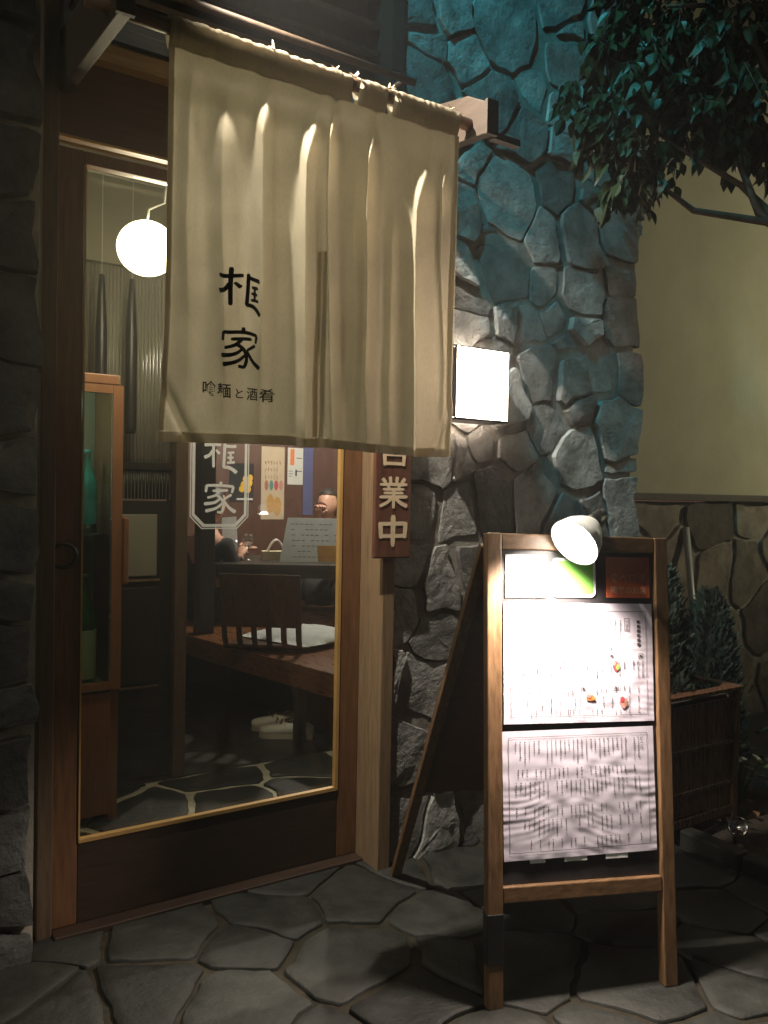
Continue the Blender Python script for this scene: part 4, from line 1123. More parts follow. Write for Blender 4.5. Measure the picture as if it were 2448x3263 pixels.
for (c, r, n) in ell:
    c = Vector(c); r *= 0.9
    # twigs fan through each clump; leaves hang along them in pairs
    n = int(n * 1.35); ntw = max(8, n // 13)
    for k in range(ntw):
        d = Vector((rnd.gauss(0, 1), rnd.gauss(0, 1) * .7, rnd.gauss(0, .7))).normalized()
        st = c + Vector((rnd.gauss(0, .3), rnd.gauss(0, .2), rnd.gauss(0, .3))) * r
        en = c + d * r * rnd.uniform(.6, 1.08)
        if en.y > -0.24: en.y = -0.24 - rnd.random() * .05
        mid = st.lerp(en, .55) + Vector((0, 0, .05)); en.z -= .03
        leaves.append(('twig', st, mid, en))
        m = int(n / ntw) + 1
        for j in range(m):
            t = (j + .6) / m
            p = st.lerp(mid, t * 2) if t < .5 else mid.lerp(en, t * 2 - 1)
            td = (en - st).normalized()
            sd = td.cross(Vector((0, 0, 1))).normalized() * (1 if j % 2 else -1)
            ld = (td * .5 + sd * rnd.uniform(.3, .9) + Vector((0, 0, -rnd.uniform(.35, 1.2)))).normalized()
            leaves.append(('leaf', p + sd * .006, ld, rnd.uniform(.034, .066)))
tw = MB()
for t in leaves:
    if t[0] == 'twig': tw.tube([t[1], t[2], t[3]], [.0032, .0026, .0014], 5)
tag(obj("twigs", tw, M['bark'], tr, fix=False), kind="stuff")
lv_ = [t for t in leaves if t[0] == 'leaf']
shapes = []
for k in range(5):
    w = .24 + .045 * k; fold = .06 + .05 * k; cv = .12 + .07 * k
    prof = [(0, .0), (.62, .18), (1, .38), (.92, .55), (.6, .76), (.22, .92), (0, 1.0)]
    v = []; f = []
    for (a, b) in prof:
        z = -cv * b * b
        v += [(-a * w, b, z + fold * a), (0, b, z), (a * w, b, z + fold * a)]
    for i in range(len(prof) - 1):
        f += [(3 * i, 3 * i + 1, 3 * i + 4, 3 * i + 3), (3 * i + 1, 3 * i + 2, 3 * i + 5, 3 * i + 4)]
    shapes.append((v, f))
lmesh = []
for (v, f) in shapes:
    m = MB().add(v, f).mesh("leaf"); m.materials.append(M['leafmat']); lmesh.append(m)
om = lmesh[2].copy(); om.materials.clear(); om.materials.append(M['orange_leaf'])
def leaf_mat(p, d, s):
    up = Vector((rnd.uniform(-.5, .5), rnd.uniform(-.9, .3), 1)).normalized()
    x = d.cross(up).normalized(); z = x.cross(d)
    return Matrix(((x.x * s, d.x * s, z.x * s, p.x), (x.y * s, d.y * s, z.y * s, p.y), (x.z * s, d.z * s, z.z * s, p.z), (0, 0, 0, 1)))
def infront(p):
    q = p - CAM; dd = q.dot(_f)
    return abs(q.dot(_r2) / dd) < 0.5 and abs(q.dot(_u2) / dd) < 0.66, dd
vis = sorted([t for t in lv_ if infront(t[1])[0]], key=lambda t: infront(t[1])[1])
near = vis[:300]
ns = set(id(t) for t in near)
inv = Matrix.Translation(-tr.location)
for i, t in enumerate(near):
    o = bpy.data.objects.new("leaf", om if i in (90,) else lmesh[i % 5])
    COL.objects.link(o); o.parent = tr; o.matrix_parent_inverse = inv
    o.matrix_basis = leaf_mat(t[1], t[2], t[3])
rest = MB()
for t in lv_:
    if id(t) in ns: continue
    v, f = rnd.choice(shapes); m = leaf_mat(t[1], t[2], t[3])
    rest.add([m @ Vector(q) for q in v], f)
tag(obj("foliage", rest, M['leafmat'], tr, fix=False), kind="stuff")

# ------------------------------------------------------------------ lamps that light the wall and the garden, above / beside the view
fl_ = thing("teal_floodlight", "blue green floodlight on a long arm high on the facade", "floodlight", (-1.2, 0.08, 4.3))
obj("arm", MB().tube([(-1.2, 0.09, 4.30), (-1.2, -0.90, 4.36)], .016, 8), M['black'], fl_, smooth=True)
obj("housing", MB().box(-1.3, -1.1, -1.02, -0.90, 4.30, 4.44), M['black'], fl_, bevel=.006)
tl = bpy.data.lights.new("teal_floodlight_light", 'SPOT'); tl.energy = TEAL_W; tl.color = (0.05, 0.48, 0.58); tl.spot_size = R(36); tl.spot_blend = 0.75; tl.shadow_soft_size = .05
to = bpy.data.objects.new("teal_floodlight_light", tl); to.location = (-1.17, -0.98, 4.28)
to.rotation_euler = (Vector((0.66, -0.14, 2.42)) - to.location).to_track_quat('-Z', 'Y').to_euler(); COL.objects.link(to)
to.parent = fl_; to.matrix_parent_inverse = Matrix.Translation(-fl_.location)
ww = thing("garden_wall_lamp", "shaded lamp on a post lighting the beige wall", "lamp", (4.6, -1.2, 0))
obj("post", MB().tube([(4.6, -1.2, -.03), (4.6, -1.2, 2.4)], .025, 10), M['black'], ww, smooth=True)
wd = Vector((-0.75, 0.60, -0.10)).normalized()
obj("shade", MB().lathe([(.03, -.10), (.05, -.08), (.10, -.01), (.095, -.01), (.04, -.08)], (4.53, -1.14, 2.3), 20, wd), M['black'], ww, smooth=True)
wl = bpy.data.lights.new("garden_wall_lamp_light", 'SPOT'); wl.energy = WASH_W; wl.color = (1.0, 0.95, 0.64); wl.spot_size = R(90); wl.spot_blend = 1.0; wl.shadow_soft_size = .08
wo = bpy.data.objects.new("garden_wall_lamp_light", wl); wo.location = (4.50, -1.12, 2.3)
wo.rotation_euler = (Vector((2.2, 0.37, 1.9)) - wo.location).to_track_quat('-Z', 'Y').to_euler(); COL.objects.link(wo)
wo.parent = ww; wo.matrix_parent_inverse = Matrix.Translation(-ww.location)

# ------------------------------------------------------------------ inside the shop
# drinks fridge just behind the door
fx0, fx1, fy0, fy1, fh = -1.20, -0.596, 0.66, 1.0, 1.60
fr = thing("drinks_fridge", "brown upright drinks fridge with a glass door inside the entrance", "fridge", ((fx0 + fx1) / 2, 0.8, 0))
obj("cabinet", MB().box(fx0, fx0 + .03, fy0 + .03, fy1, 0.002, fh - .03).box(fx1 - .03, fx1, fy0 + .03, fy1, 0.002, fh - .03).box(fx0 + .0305, fx1 - .0305, fy1 - .03, fy1, .002, fh - .03), M['fridge'], fr)
obj("lower_panel", MB().box(fx0 + .0305, fx1 - .0305, fy0 + .012, fy0 + .03, 0.03, 0.47), M['fridge'], fr, bevel=.003)
obj("top", MB().box(fx0 - .004, fx1 - .012, fy0 + .0, fy1, fh - .029, fh + .006), M['fridge'], fr, bevel=.004)
obj("inner_lining", MB().box(fx0 + .031, fx1 - .031, fy1 - .05, fy1 - .031, .48, fh - .031).box(fx0 + .031, fx1 - .031, fy0 + .04, fy1 - .051, .472, .49), M['fridge_in'], fr)
fd = obj("fridge_door", MB().box(fx1 - .036, fx1, fy0, fy0 + .028, .485, fh - .031).box(fx0 + .01, fx0 + .05, fy0, fy0 + .028, .485, fh - .031).box(fx0 + .051, fx1 - .037, fy0, fy0 + .028, fh - .06, fh - .031).box(fx0 + .051, fx1 - .037, fy0, fy0 + .028, .485, .51), M['fridge'], fr)
obj("pane", MB().box(fx0 + .051, fx1 - .037, fy0 + .008, fy0 + .013, .5105, fh - .0605), M['cab_glass'], fd)
obj("seal_strip", MB().box(fx1 - .041, fx1 - .0365, fy0 + .002, fy0 + .007, .512, fh - .062), M['steel'], fd)
obj("handle", MB().box(fx1 + .0005, fx1 + .020, fy0 - .02, fy0 + .02, .86, 1.10), M['fridge'], fd, bevel=.006)
for k in range(13):
    z = .06 + k * .0165
    obj("vent_slot", MB().box(-1.02, -0.80, fy0 + .006, fy0 + .0115, z, z + .007), M['black'], fr)
obj("vent_plate", MB().box(-1.03, -0.79, fy0 + .0105, fy0 + .0118, .05, .285), M['header'], fr)
obj("shelf", MB().box(fx0 + .04, fx1 - .04, fy0 + .05, fy1 - .06, 1.035, 1.042), M['steel'], fr)
def bottle(loc, h, r, mat, label, lab_mat, z0=.05, z1=.5):
    t = thing("sake_bottle", label, "bottle", loc, "bottles inside the drinks fridge")
    obj("glass_body", MB().lathe([(.0005, 0), (r, 0), (r, h * .58), (r * .9, h * .66), (r * .36, h * .80), (r * .34, h * .95), (r * .4, h * .955), (r * .4, h), (.0005, h)], loc, 18), mat, t, smooth=True)
    obj("paper_label", MB().lathe([(r + .0008, h * z0), (r + .0008, h * z1)], loc, 18), lab_mat, t, smooth=True)
bottle((-0.705, 0.76, .4915), .40, .045, M['bottle'], "green sake bottle with a cream label on the fridge floor", M['label'], .06, .5)
bottle((-0.80, 0.80, .4915), .42, .05, M['bottle'], "tall green sake bottle further into the fridge, beside the labelled one", M['label'], .1, .45)
bottle((-0.69, 0.79, 1.0425), .30, .036, M['blue_bottle'], "slim pale blue bottle on the fridge shelf", M['blue_bottle'], .1, .4)
bottle((-0.765, 0.77, 1.0425), .33, .036, M['label'], "cream bottle on the fridge shelf", M['label'], .1, .4)
cfl = bpy.data.lights.new("fridge_light", 'POINT'); cfl.energy = 1.6; cfl.color = (0.85, 1.0, 0.8); cfl.shadow_soft_size = .03
cfo = bpy.data.objects.new("fridge_light", cfl); cfo.location = (-0.9, 0.74, 1.5); COL.objects.link(cfo); cfo.parent = fr; cfo.matrix_parent_inverse = Matrix.Translation(-fr.location)

# partition with ribbed panel behind the fridge
pt = thing("partition", "dark partition with a grey ribbed upper panel behind the drinks fridge", "partition", (-0.9, 1.05, 0))
obj("upper_wall", MB().box(-1.59, -0.29, 1.06, 1.12, 2.105, 2.49), M['shade_in'], pt)
obj("backing", MB().box(-1.59, -0.29, 1.075, 1.12, 1.16, 2.10), M['ribbed'], pt)
for k in range(62):
    x = -0.298 - k * .0145
    if x < -1.19: break
    rbm = MB().tube([(x, 1.072, 1.315), (x, 1.072, 2.098)], .0062, 6)
    obj("rib", rbm, M['ribbed'], pt, smooth=True)
obj("rail", MB().box(-1.59, -0.29, 1.055, 1.074, 1.285, 1.312), M['black_wood'], pt)
for k in range(38):
    x = -0.30 - k * .0145
    obj("rib", MB().tube([(x, 1.07, 1.165), (x, 1.07, 1.283)], .006, 6), M['black_wood'], pt, smooth=True)
obj("lower_panel", MB().box(-1.59, -0.29, 1.045, 1.12, .01, 1.155), M['black_wood'], pt)
obj("inset_panel", MB().box(-0.60, -0.352, 1.036, 1.0445, .845, 1.10), M['ribbed'], pt, bevel=.012)
obj("inset_panel", MB().box(-0.60, -0.345, 1.036, 1.0445, .40, .80), M['black_wood'], pt, bevel=.006)
obj("moulding", MB().box(-0.62, -0.34, 1.030, 1.0445, .825, .833), M['jamb_wood'], pt)
obj("moulding", MB().box(-0.62, -0.34, 1.030, 1.0445, .385, .393), M['dark_z'], pt)
obj("end_post", MB().box(-0.288, -0.235, 1.0, 1.13, .002, 2.49), M['dark_z'], pt, bevel=.004)
# hanging rolled umbrellas in front of the ribbed panel
wr = tag(obj("ceiling_wire", MB().tube([(-1.1, 0.93, 2.42), (-0.68, 0.93, 2.405), (-0.3, 0.93, 2.40)], .004, 6), M['cord'], smooth=True), "pale wire strung below the ceiling before the ribbed panel", "wire")
for (x, zt, zb_, lab) in ((-0.612, 2.02, 1.60, "dark slim tapered pole hanging nearer the fridge"), (-0.497, 2.02, 1.42, "long dark tapered pole hanging nearer the curtain")):
    t = thing("hanging_pole", lab, "pole", (x, 0.93, zb_), "dark poles hung before the ribbed panel")
    obj("shaft", MB().lathe([(.0005, zb_), (.020, zb_), (.022, zb_ + .03), (.022, zt - .22), (.013, zt - .05), (.010, zt), (.0005, zt)], (x, 0.93, 0), 14), M['black'], t, smooth=True)
    obj("string", MB().tube([(x, 0.93, zt - .005), (x, 0.93, 2.403)], .0015, 5), M['cord'], t)
# pendant globe
gl_ = thing("pendant_globe", "glowing round pendant lamp inside the doorway", "lamp", (-0.59, 0.42, 2.0))
M['globe'] = emitmat("globe_glow", (1.0, 0.86, 0.52), 16.0)
sm = bpy.data.meshes.new("globe"); bmm = bmesh.new(); bmesh.ops.create_uvsphere(bmm, u_segments=28, v_segments=18, radius=.118); bmm.to_mesh(sm); bmm.free()
for v in sm.vertices: v.co = Vector((v.co.x, v.co.y, v.co.z * .92)) * .82 + Vector((-0.59, 0.42, 2.0))
obj("globe", sm, M['globe'], gl_, smooth=True)
obj("flex", MB().tube([(-0.59, 0.42, 2.085), (-0.585, 0.42, 2.13), (-0.53, 0.43, 2.165), (-0.50, 0.44, 2.50)], .004, 6), M['cord'], gl_, smooth=True)
gp = bpy.data.lights.new("pendant_globe_light", 'POINT'); gp.energy = GLOBE_W; gp.color = (1, .85, .58); gp.shadow_soft_size = .08
gpo = bpy.data.objects.new("pendant_globe_light", gp); gpo.location = (-0.59, 0.30, 1.93); COL.objects.link(gpo); gpo.parent = gl_; gpo.matrix_parent_inverse = Matrix.Translation(-gl_.location)

# raised wooden seating platform (its front edge runs back at a slight angle)
PF = thing("seating_platform", "raised brown wooden platform running back into the room", "platform", (0.9, 2.0, 0))
ea, eb = Vector((0.42, 0.62, 0)), Vector((-0.06, 3.05, 0))
ed = (eb - ea).normalized(); en_ = Vector((ed.y, -ed.x, 0))   # towards the right, into the platform
if en_.x < 0: en_ = -en_
for k in range(9):
    w = .235
    o = ea + en_ * (k * w) ; L_ = (eb - ea).length + .25
    obj("plank", MB().obox(o + Vector((0, 0, .365)) + en_ * .002, ed * L_, en_ * (w - .004), Vector((0, 0, .035))), M['floor_wood'], PF, bevel=.002)
obj("fascia", MB().obox(ea + en_ * .004 + Vector((0, 0, .29)), ed * 2.7, en_ * .03, Vector((0, 0, .0745))), M['floor_wood'], PF, bevel=.002)
obj("riser", MB().obox(ea + en_ * .34 + Vector((0, 0, .0015)), ed * 2.7, en_ * .03, Vector((0, 0, .288))), M['black_wood'], PF)
for k in (0.52, 1.6):
    q = ea + ed * k + en_ * .05
    obj("support_post", MB().obox(q + Vector((0, 0, .0015)), ed * .045, en_ * .045, Vector((0, 0, .288))), M['black_wood'], PF)
tag(obj("room_post", MB().box(0.20, 0.29, 2.05, 2.14, .40, 2.499), M['black_wood'], bevel=.004), "square black post standing on the platform edge", "post")

# pair of white shoes under the platform
for i, (x, y, a, lab) in enumerate(((0.395, 1.43, -30, "white laced shoe standing further under the platform"), (0.375, 1.29, -36, "white laced shoe standing nearer the doorway"))):
    t = thing("shoe", lab, "shoe", (x, y, 0.002), "pair of white shoes under the platform")
    m = Matrix.Translation((x, y, .002)) @ Matrix.Rotation(R(a), 4, 'Z')
    prof = [(-.135, .024, .022, .050), (-.12, .034, .022, .062), (-.09, .038, .022, .075), (-.05, .036, .022, .085), (-.01, .034, .022, .075), (.03, .038, .022, .060), (.07, .043, .022, .050), (.105, .038, .022, .040), (.128, .02, .022, .03)]
    def loft(rows, n=12):
        mb = MB(); vv = []
        for (x_, w, zb2, h) in rows:
            for k in range(n):
                a_ = 2 * math.pi * k / n
                vv.append(m @ Vector((-x_, w * math.cos(a_), zb2 + max(0, math.sin(a_)) ** .7 * h * .8)))
        f = [(i_ * n + k, i_ * n + (k + 1) % n, (i_ + 1) * n + (k + 1) % n, (i_ + 1) * n + k) for i_ in range(len(rows) - 1) for k in range(n)]
        f += [tuple(range(n)), tuple((len(rows) - 1) * n + k for k in range(n))]
        return mb.add(vv, f)
    obj("upper", loft(prof), M['shoe'], t, smooth=True)
    so_ = MB(); pl2 = []
    for s_ in (1, -1):
        rows = prof if s_ == 1 else prof[::-1]
        for (x_, w, _, _) in rows: pl2.append(m @ Vector((-x_, s_ * (w + .004), 0)))
    obj("sole", so_.prism(pl2, (0, 0, .022)), M['sole'], t)
    lc = MB()
    for k in range(4):
        x_ = -.045 + k * .022; h = .085 - k * .009
        lc.tube([m @ Vector((x_, -.026, h * .75 + .012)), m @ Vector((x_ + .004, 0, h * .86 + .022)), m @ Vector((x_, .026, h * .75 + .012))], .003, 5)
    obj("laces", lc, M['lace'], t)
    obj("collar", MB().tube([m @ Vector((.045 + .05 * math.cos(q), .027 * math.sin(q), .088 + .006 * math.cos(q))) for q in [2 * math.pi * k / 14 for k in range(15)]], .005, 6), M['lace'], t, smooth=True)

# legless chair with slotted back on the platform, cushion beside it
ch = thing("floor_chair", "legless bent wood chair with a slotted back on the platform edge", "chair", (0.40, 1.55, .40))
cm_ = Matrix.Translation((0.33, 1.45, .4005)) @ Matrix.Rotation(R(-38), 4, 'Z')
# profile of the bent shell: (distance from the back, height)
shell = [(-.30, .012), (-.10, .010), (.02, .012), (.055, .03), (.068, .075), (.080, .135), (.098, .27), (.135, .40)]
def shell_strip(x0, x1, i0, i1, th=.012):
    mb = MB(); vv = []
    for (d, h) in shell[i0:i1 + 1]:
        for x in (x0, x1):
            vv.append(cm_ @ Vector((x, -d, h))); vv.append(cm_ @ Vector((x, -d - (th if h > .05 else 0), h + (0 if h > .05 else th))))
    n = i1 - i0 + 1; f = []
    for i in range(n - 1):
        b = i * 4
        f += [(b, b + 2, b + 6, b + 4), (b + 1, b + 5, b + 7, b + 3), (b, b + 4, b + 5, b + 1), (b + 2, b + 3, b + 7, b + 6)]
    f += [(0, 1, 3, 2), (4 * n - 4, 4 * n - 2, 4 * n - 1, 4 * n - 3)]
    return mb.add(vv, f)
obj("seat", shell_strip(-.2, .2, 0, 3), M['chair_wood'], ch)
obj("back_rail", shell_strip(-.2, .2, 5, 7), M['chair_wood'], ch)
for k in range(6):
    a = -.2 + k * (.4 - .028) / 5
    obj("back_slat", shell_strip(a, a + .028, 3, 5), M['chair_wood'], ch)
obj("metal_tag", MB().obox(cm_ @ Vector((-.13, -.098, .27)), (cm_.to_3x3() @ Vector((.022, 0, 0))), (cm_.to_3x3() @ Vector((0, .002, 0))), Vector((0, 0, .018))), M['white_card'], ch)
cu = bpy.data.meshes.new("floor_cushion"); bmm = bmesh.new(); bmesh.ops.create_grid(bmm, x_segments=16, y_segments=16, size=.25)
geo = bmesh.ops.extrude_face_region(bmm, geom=bmm.faces[:])
bmesh.ops.translate(bmm, verts=[v for v in geo['geom'] if isinstance(v, bmesh.types.BMVert)], vec=(0, 0, .02))
for v in bmm.verts:
    q = (1 - (v.co.x / .25) ** 2) * (1 - (v.co.y / .25) ** 2); q = max(0, q) ** .4
    v.co.z = (.03 + .035 * q + .008 * noise.noise(v.co * 9)) if v.co.z > .01 else (.03 - .028 * q)
    v.co = Matrix.Translation((0.64, 1.62, .4005)) @ Matrix.Rotation(R(20), 4, 'Z') @ v.co
bmesh.ops.recalc_face_normals(bmm, faces=bmm.faces[:]); bmm.to_mesh(cu); bmm.free()
tag(obj("floor_cushion", cu, M['cushion'], smooth=True), "flat grey floor cushion lying beside the legless chair", "cushion")

# low table with tableware
TZ = .765
tb = thing("low_table", "black low dining table standing on the wooden platform", "table", (1.1, 2.45, .40))
tm = Matrix.Translation((1.02, 2.42, 0)) @ Matrix.Rotation(R(-30), 4, 'Z')
def tbox(x0, x1, y0, y1, z0, z1):
    r = tm.to_3x3()
    return MB().obox(tm @ Vector((x0, y0, z0)), r @ Vector((x1 - x0, 0, 0)), r @ Vector((0, y1 - y0, 0)), Vector((0, 0, z1 - z0)))
obj("table_top", tbox(-.62, .62, -.36, .36, TZ - .035, TZ), M['black_wood'], tb, bevel=.004)
for (x, y) in ((-.57, -.31), (.51, -.31), (-.57, .25), (.51, .25)):
    obj("leg", tbox(x, x + .06, y, y + .06, .4005, TZ - .0355), M['black_wood'], tb)
obj("apron", tbox(-.5, .5, -.29, -.27, TZ - .09, TZ - .0355), M['black_wood'], tb)
def ont(x, y): return tm @ Vector((x, y, TZ + .0008))
wg = ont(-.33, -.12)
t = thing("wine_glass", "clear stemmed wine glass on the low table", "glass", wg)
obj("bowl", MB().lathe([(.003, .075), (.018, .082), (.033, .105), (.037, .13), (.032, .165), (.031, .165), (.035, .13), (.031, .107), (.0005, .086)], wg, 20), M['tumbler'], t, smooth=True)
obj("stem", MB().lathe([(.0005, 0), (.032, .0), (.030, .004), (.005, .01), (.0035, .03), (.0035, .074)], wg, 16), M['tumbler'], t, smooth=True)
q = ont(-.43, -.02)
t = thing("tumbler", "straight clear drinking glass beside the wine glass", "glass", q)
obj("wall", MB().lathe([(.0005, .0), (.03, 0), (.034, .12), (.031, .12), (.027, .012), (.0005, .012)], q, 18), M['tumbler'], t, smooth=True)
obj("water", MB().lathe([(.0005, .0125), (.0268, .0125), (.029, .07), (.0005, .07)], q, 18), M['tumbler'], t, smooth=True)
q = ont(-.45, -.16)
tag(obj("napkin", MB().add([tuple(q + Vector((.09 * math.cos(a) * (1 + .3 * math.sin(3 * a)), .06 * math.sin(a), 0))) for a in [k * .52 for k in range(12)]] + [tuple(q + Vector((0, 0, .03)))], [(k, (k + 1) % 12, 12) for k in range(12)]), M['shoe']), "crumpled white napkin on the near corner of the low table", "napkin")
q = ont(-.20, .02)
bg_ = thing("paper_bag", "pale shopping bag with white looped handles on the low table", "bag", q)
obj("bag_body", MB().obox(q + Vector((-.08, -.05, 0)), (.17, -.05, 0), (.03, .09, 0), (0, 0, .055)), M['label'], bg_)
for s_ in (0, 1):
    o = q + Vector((-.05 + .03 * s_, -.06 + .08 * s_, .055))
    obj("handle", MB().tube([o + Vector((.11 * k / 10, -.035 * k / 10, .075 * math.sin(math.pi * k / 10) - .002)) for k in range(11)], .0045, 6), M['shoe'], bg_, smooth=True)
# big menu standing on the table, small food picture on it
q0 = ont(-.13, -.16)
mn = thing("table_menu", "large pale menu sheet standing upright on the low table", "menu", q0)
mv = (tm.to_3x3() @ Vector((1, 0, 0))).normalized()
obj("sheet", MB().prism([q0, q0 + mv * .52, q0 + mv * .50 + Vector((0, .06, .275)), q0 + mv * .075 + Vector((0, .06, .275))], Vector((.002, .004, 0))), M['pale_sheet'], mn)
mb = MB()
for r_ in range(7):
    for k in range(13):
        p = q0 + mv * (.085 + .03 * k) + Vector((0, .055 * (r_ / 8), .03 + .034 * r_)) + Vector((0, -.003, 0))
        if random.random() < .75: mb.obox(p, mv * .02, (0, .0006, 0), (0, 0, .004))
obj("print", mb, M['grey_print'], mn)
obj("food_picture", MB().obox(q0 + mv * .24 + Vector((0, -.008, .004)), mv * .22, (0, .001, 0), (0, .018, .10)), M['amber'], mn)
q0 = ont(-.52, .10)
sh_ = thing("pale_notice", "pale blue paper sheet standing at the back of the low table", "notice", q0)
obj("sheet", MB().prism([q0, q0 + mv * .10, q0 + mv * .095 + Vector((0, .03, .27)), q0 + mv * .0 + Vector((0, .03, .26))], Vector((.002, .004, 0))), M['pale_sheet'], sh_)

# posters on the back wall
def pbox(x0, x1, z0, z1, d0, d1): return MB().box(x0, x1, 3.62 - d1, 3.62 - d0, z0, z1)
def disc(x, z, rx, rz, d, n=16): return MB().prism([(x + rx * math.cos(2 * math.pi * k / n), 3.62 - d, z + rz * math.sin(2 * math.pi * k / n)) for k in range(n)], (0, -.0008, 0))
ps1 = thing("drinks_poster", "tan paper drinks poster with round colour dots and two drinks", "poster", (1.36, 3.61, 1.0))
obj("paper", pbox(1.265, 1.465, .985, 1.56, .001, .003), M['poster'], ps1)
for i, (mat) in enumerate((M['brown_print'], M['teal_print'], M['crimson'], M['rose_print'])):
    obj("colour_dot", disc(1.31 + i * .042, 1.255, .017, .04, .0035), mat, ps1)
obj("drink_picture", disc(1.345, 1.11, .032, .075, .0035), M['amber'], ps1)
obj("drink_picture", disc(1.405, 1.09, .036, .075, .0047), M['amber'], ps1)
mb = MB(); rnd = random.Random(14)
for r_, n_ in ((0, 6), (1, 5), (2, 5)):
    for k in range(n_):
        x = 1.30 + k * .025; z = 1.435 - r_ * .058 + rnd.uniform(-.004, .004)
        for j in range(3):
            a = rnd.uniform(0, 3.1); dx, dz = .009 * math.cos(a), .016 * math.sin(a)
            mb.bar((x - dx, 3.6163 - .0001 * j, z - dz + j * .006 - .006), (x + dx, 3.6163 - .0001 * j, z + dz + j * .006 - .006), .0005, .005, (0, 1, 0))
obj("brush_print", mb, M['brown_print'], ps1)
ps2 = thing("price_poster", "white price poster with an orange mark beside the drinks poster", "poster", (1.56, 3.61, 1.27))
obj("paper", pbox(1.492, 1.63, 1.265, 1.56, .001, .003), M['poster_w'], ps2)
obj("orange_mark", pbox(1.515, 1.55, 1.42, 1.55, .0035, .0045), M['orange_print'], ps2)
mb = MB()
for (a, b, z, h) in ((1.57, 1.62, 1.475, .006), (1.57, 1.62, 1.37, .006), (1.505, 1.54, 1.37, .004), (1.505, 1.54, 1.35, .004), (1.505, 1.53, 1.33, .004), (1.56, 1.575, 1.335, .05)): mb.add(*( (lambda q: (q.v, q.f))(pbox(a, b, z, z + h, .0035, .004))))
obj("print", mb, M['dark_print'], ps2)
ps3 = thing("blue_banner", "dark blue hanging cloth behind the white price poster", "banner", (1.66, 3.6, 1.0))
obj("cloth", pbox(1.632, 1.72, 1.02, 1.75, .001, .006), M['blue_sheet'], ps3)
fw = thing("flower_poster", "dark poster with yellow flowers seen through the glass lettering", "poster", (1.13, 3.61, 1.2))
obj("paper", pbox(1.00, 1.20, 1.12, 1.42, .001, .003), M['black_cloth'], fw)
for (x, z, r_) in ((1.12, 1.25, .028), (1.16, 1.27, .028), (1.10, 1.22, .022), (1.15, 1.22, .026), (1.17, 1.31, .022), (1.13, 1.30, .02)):
    obj("flower", disc(x, z, r_ * 1.1, r_ * 1.2, .0035 + x * .001 + z * .001, 9), M['yellow_flower'], fw)
obj("caption_strip", pbox(1.06, 1.195, 1.135, 1.15, .0035, .0045), M['poster_w'], fw)

# lamp over the table (hidden behind the curtain)
tl_ = thing("table_pendant", "white shaded pendant lamp over the low table", "lamp", (1.25, 2.3, 2.2))
M['pend'] = emitmat("pendant_glow", (1.0, .93, .8), 3.0)
obj("shade", MB().lathe([(.03, .14), (.06, .12), (.17, 0), (.165, 0), (.05, .115)], (1.25, 2.3, 2.17), 24), M['white_card'], tl_, smooth=True)
obj("bulb", MB().lathe([(.0005, -.02), (.02, -.012), (.03, .012), (.02, .04), (.0005, .05)], (1.25, 2.3, 2.2), 14), M['pend'], tl_, smooth=True)
obj("flex", MB().tube([(1.25, 2.3, 2.3), (1.25, 2.3, 2.5)], .004, 6), M['black'], tl_)
tpl = bpy.data.lights.new("table_pendant_light", 'POINT'); tpl.energy = TABLE_W; tpl.color = (1, .88, .74); tpl.shadow_soft_size = .05
tpo = bpy.data.objects.new("table_pendant_light", tpl); tpo.location = (1.25, 2.3, 2.12); COL.objects.link(tpo); tpo.parent = tl_; tpo.matrix_parent_inverse = Matrix.Translation(-tl_.location)

# ------------------------------------------------------------------ the two diners
def skin_mesh(name, joints, edges, radii, root=0, sub=2):
    m = bpy.data.meshes.new(name)
    m.from_pydata([Vector(j) for j in joints], edges, [])
    o = bpy.data.objects.new(name, m); COL.objects.link(o)
    sk = o.modifiers.new("skin", 'SKIN')
    for i, r_ in enumerate(radii):
        sv = m.skin_vertices[0].data[i]
        sv.radius = r_ if isinstance(r_, tuple) else (r_, r_)
        sv.use_root = (i == root)
    ss_ = o.modifiers.new("sub", 'SUBSURF'); ss_.levels = sub; ss_.render_levels = sub
    bpy.context.view_layer.update()
    ev = o.evaluated_get(bpy.context.evaluated_depsgraph_get())
    nm = bpy.data.meshes.new_from_object(ev)
    bpy.data.objects.remove(o); bpy.data.meshes.remove(m)
    for p in nm.polygons: p.use_smooth = True
    return nm

def head_mesh(m):
    """head about 0.22 tall, face towards +y in local space, chin at z=0"""
    bm_ = bmesh.new(); bmesh.ops.create_uvsphere(bm_, u_segments=24, v_segments=18, radius=1)
    for v in bm_.verts:
        x, y, z = v.co
        w = .074 * (1 - .22 * max(0, -z) ** 1.5); d = .095
        X, Y, Z = x * w, y * d, z * .115 + .115
        if y > 0:
            nose = math.exp(-(X / .013) ** 2 - ((Z - .095) / .022) ** 2); Y += .022 * nose
            for s_ in (-1, 1): Y -= .010 * math.exp(-((X - s_ * .03) / .014) ** 2 - ((Z - .122) / .012) ** 2)
            Y += .006 * math.exp(-(X / .025) ** 2 - ((Z - .058) / .010) ** 2)
            Y += .006 * math.exp(-(X / .03) ** 2 - ((Z - .015) / .02) ** 2)
        for s_ in (-1, 1):
            X += s_ * .014 * math.exp(-((y * d + .005) / .014) ** 2 - ((Z - .105) / .026) ** 2) if x * s_ > .8 else 0
        v.co = m @ Vector((X, Y, Z))
    me = bpy.data.meshes.new("head"); bm_.to_mesh(me); bm_.free()
    return me
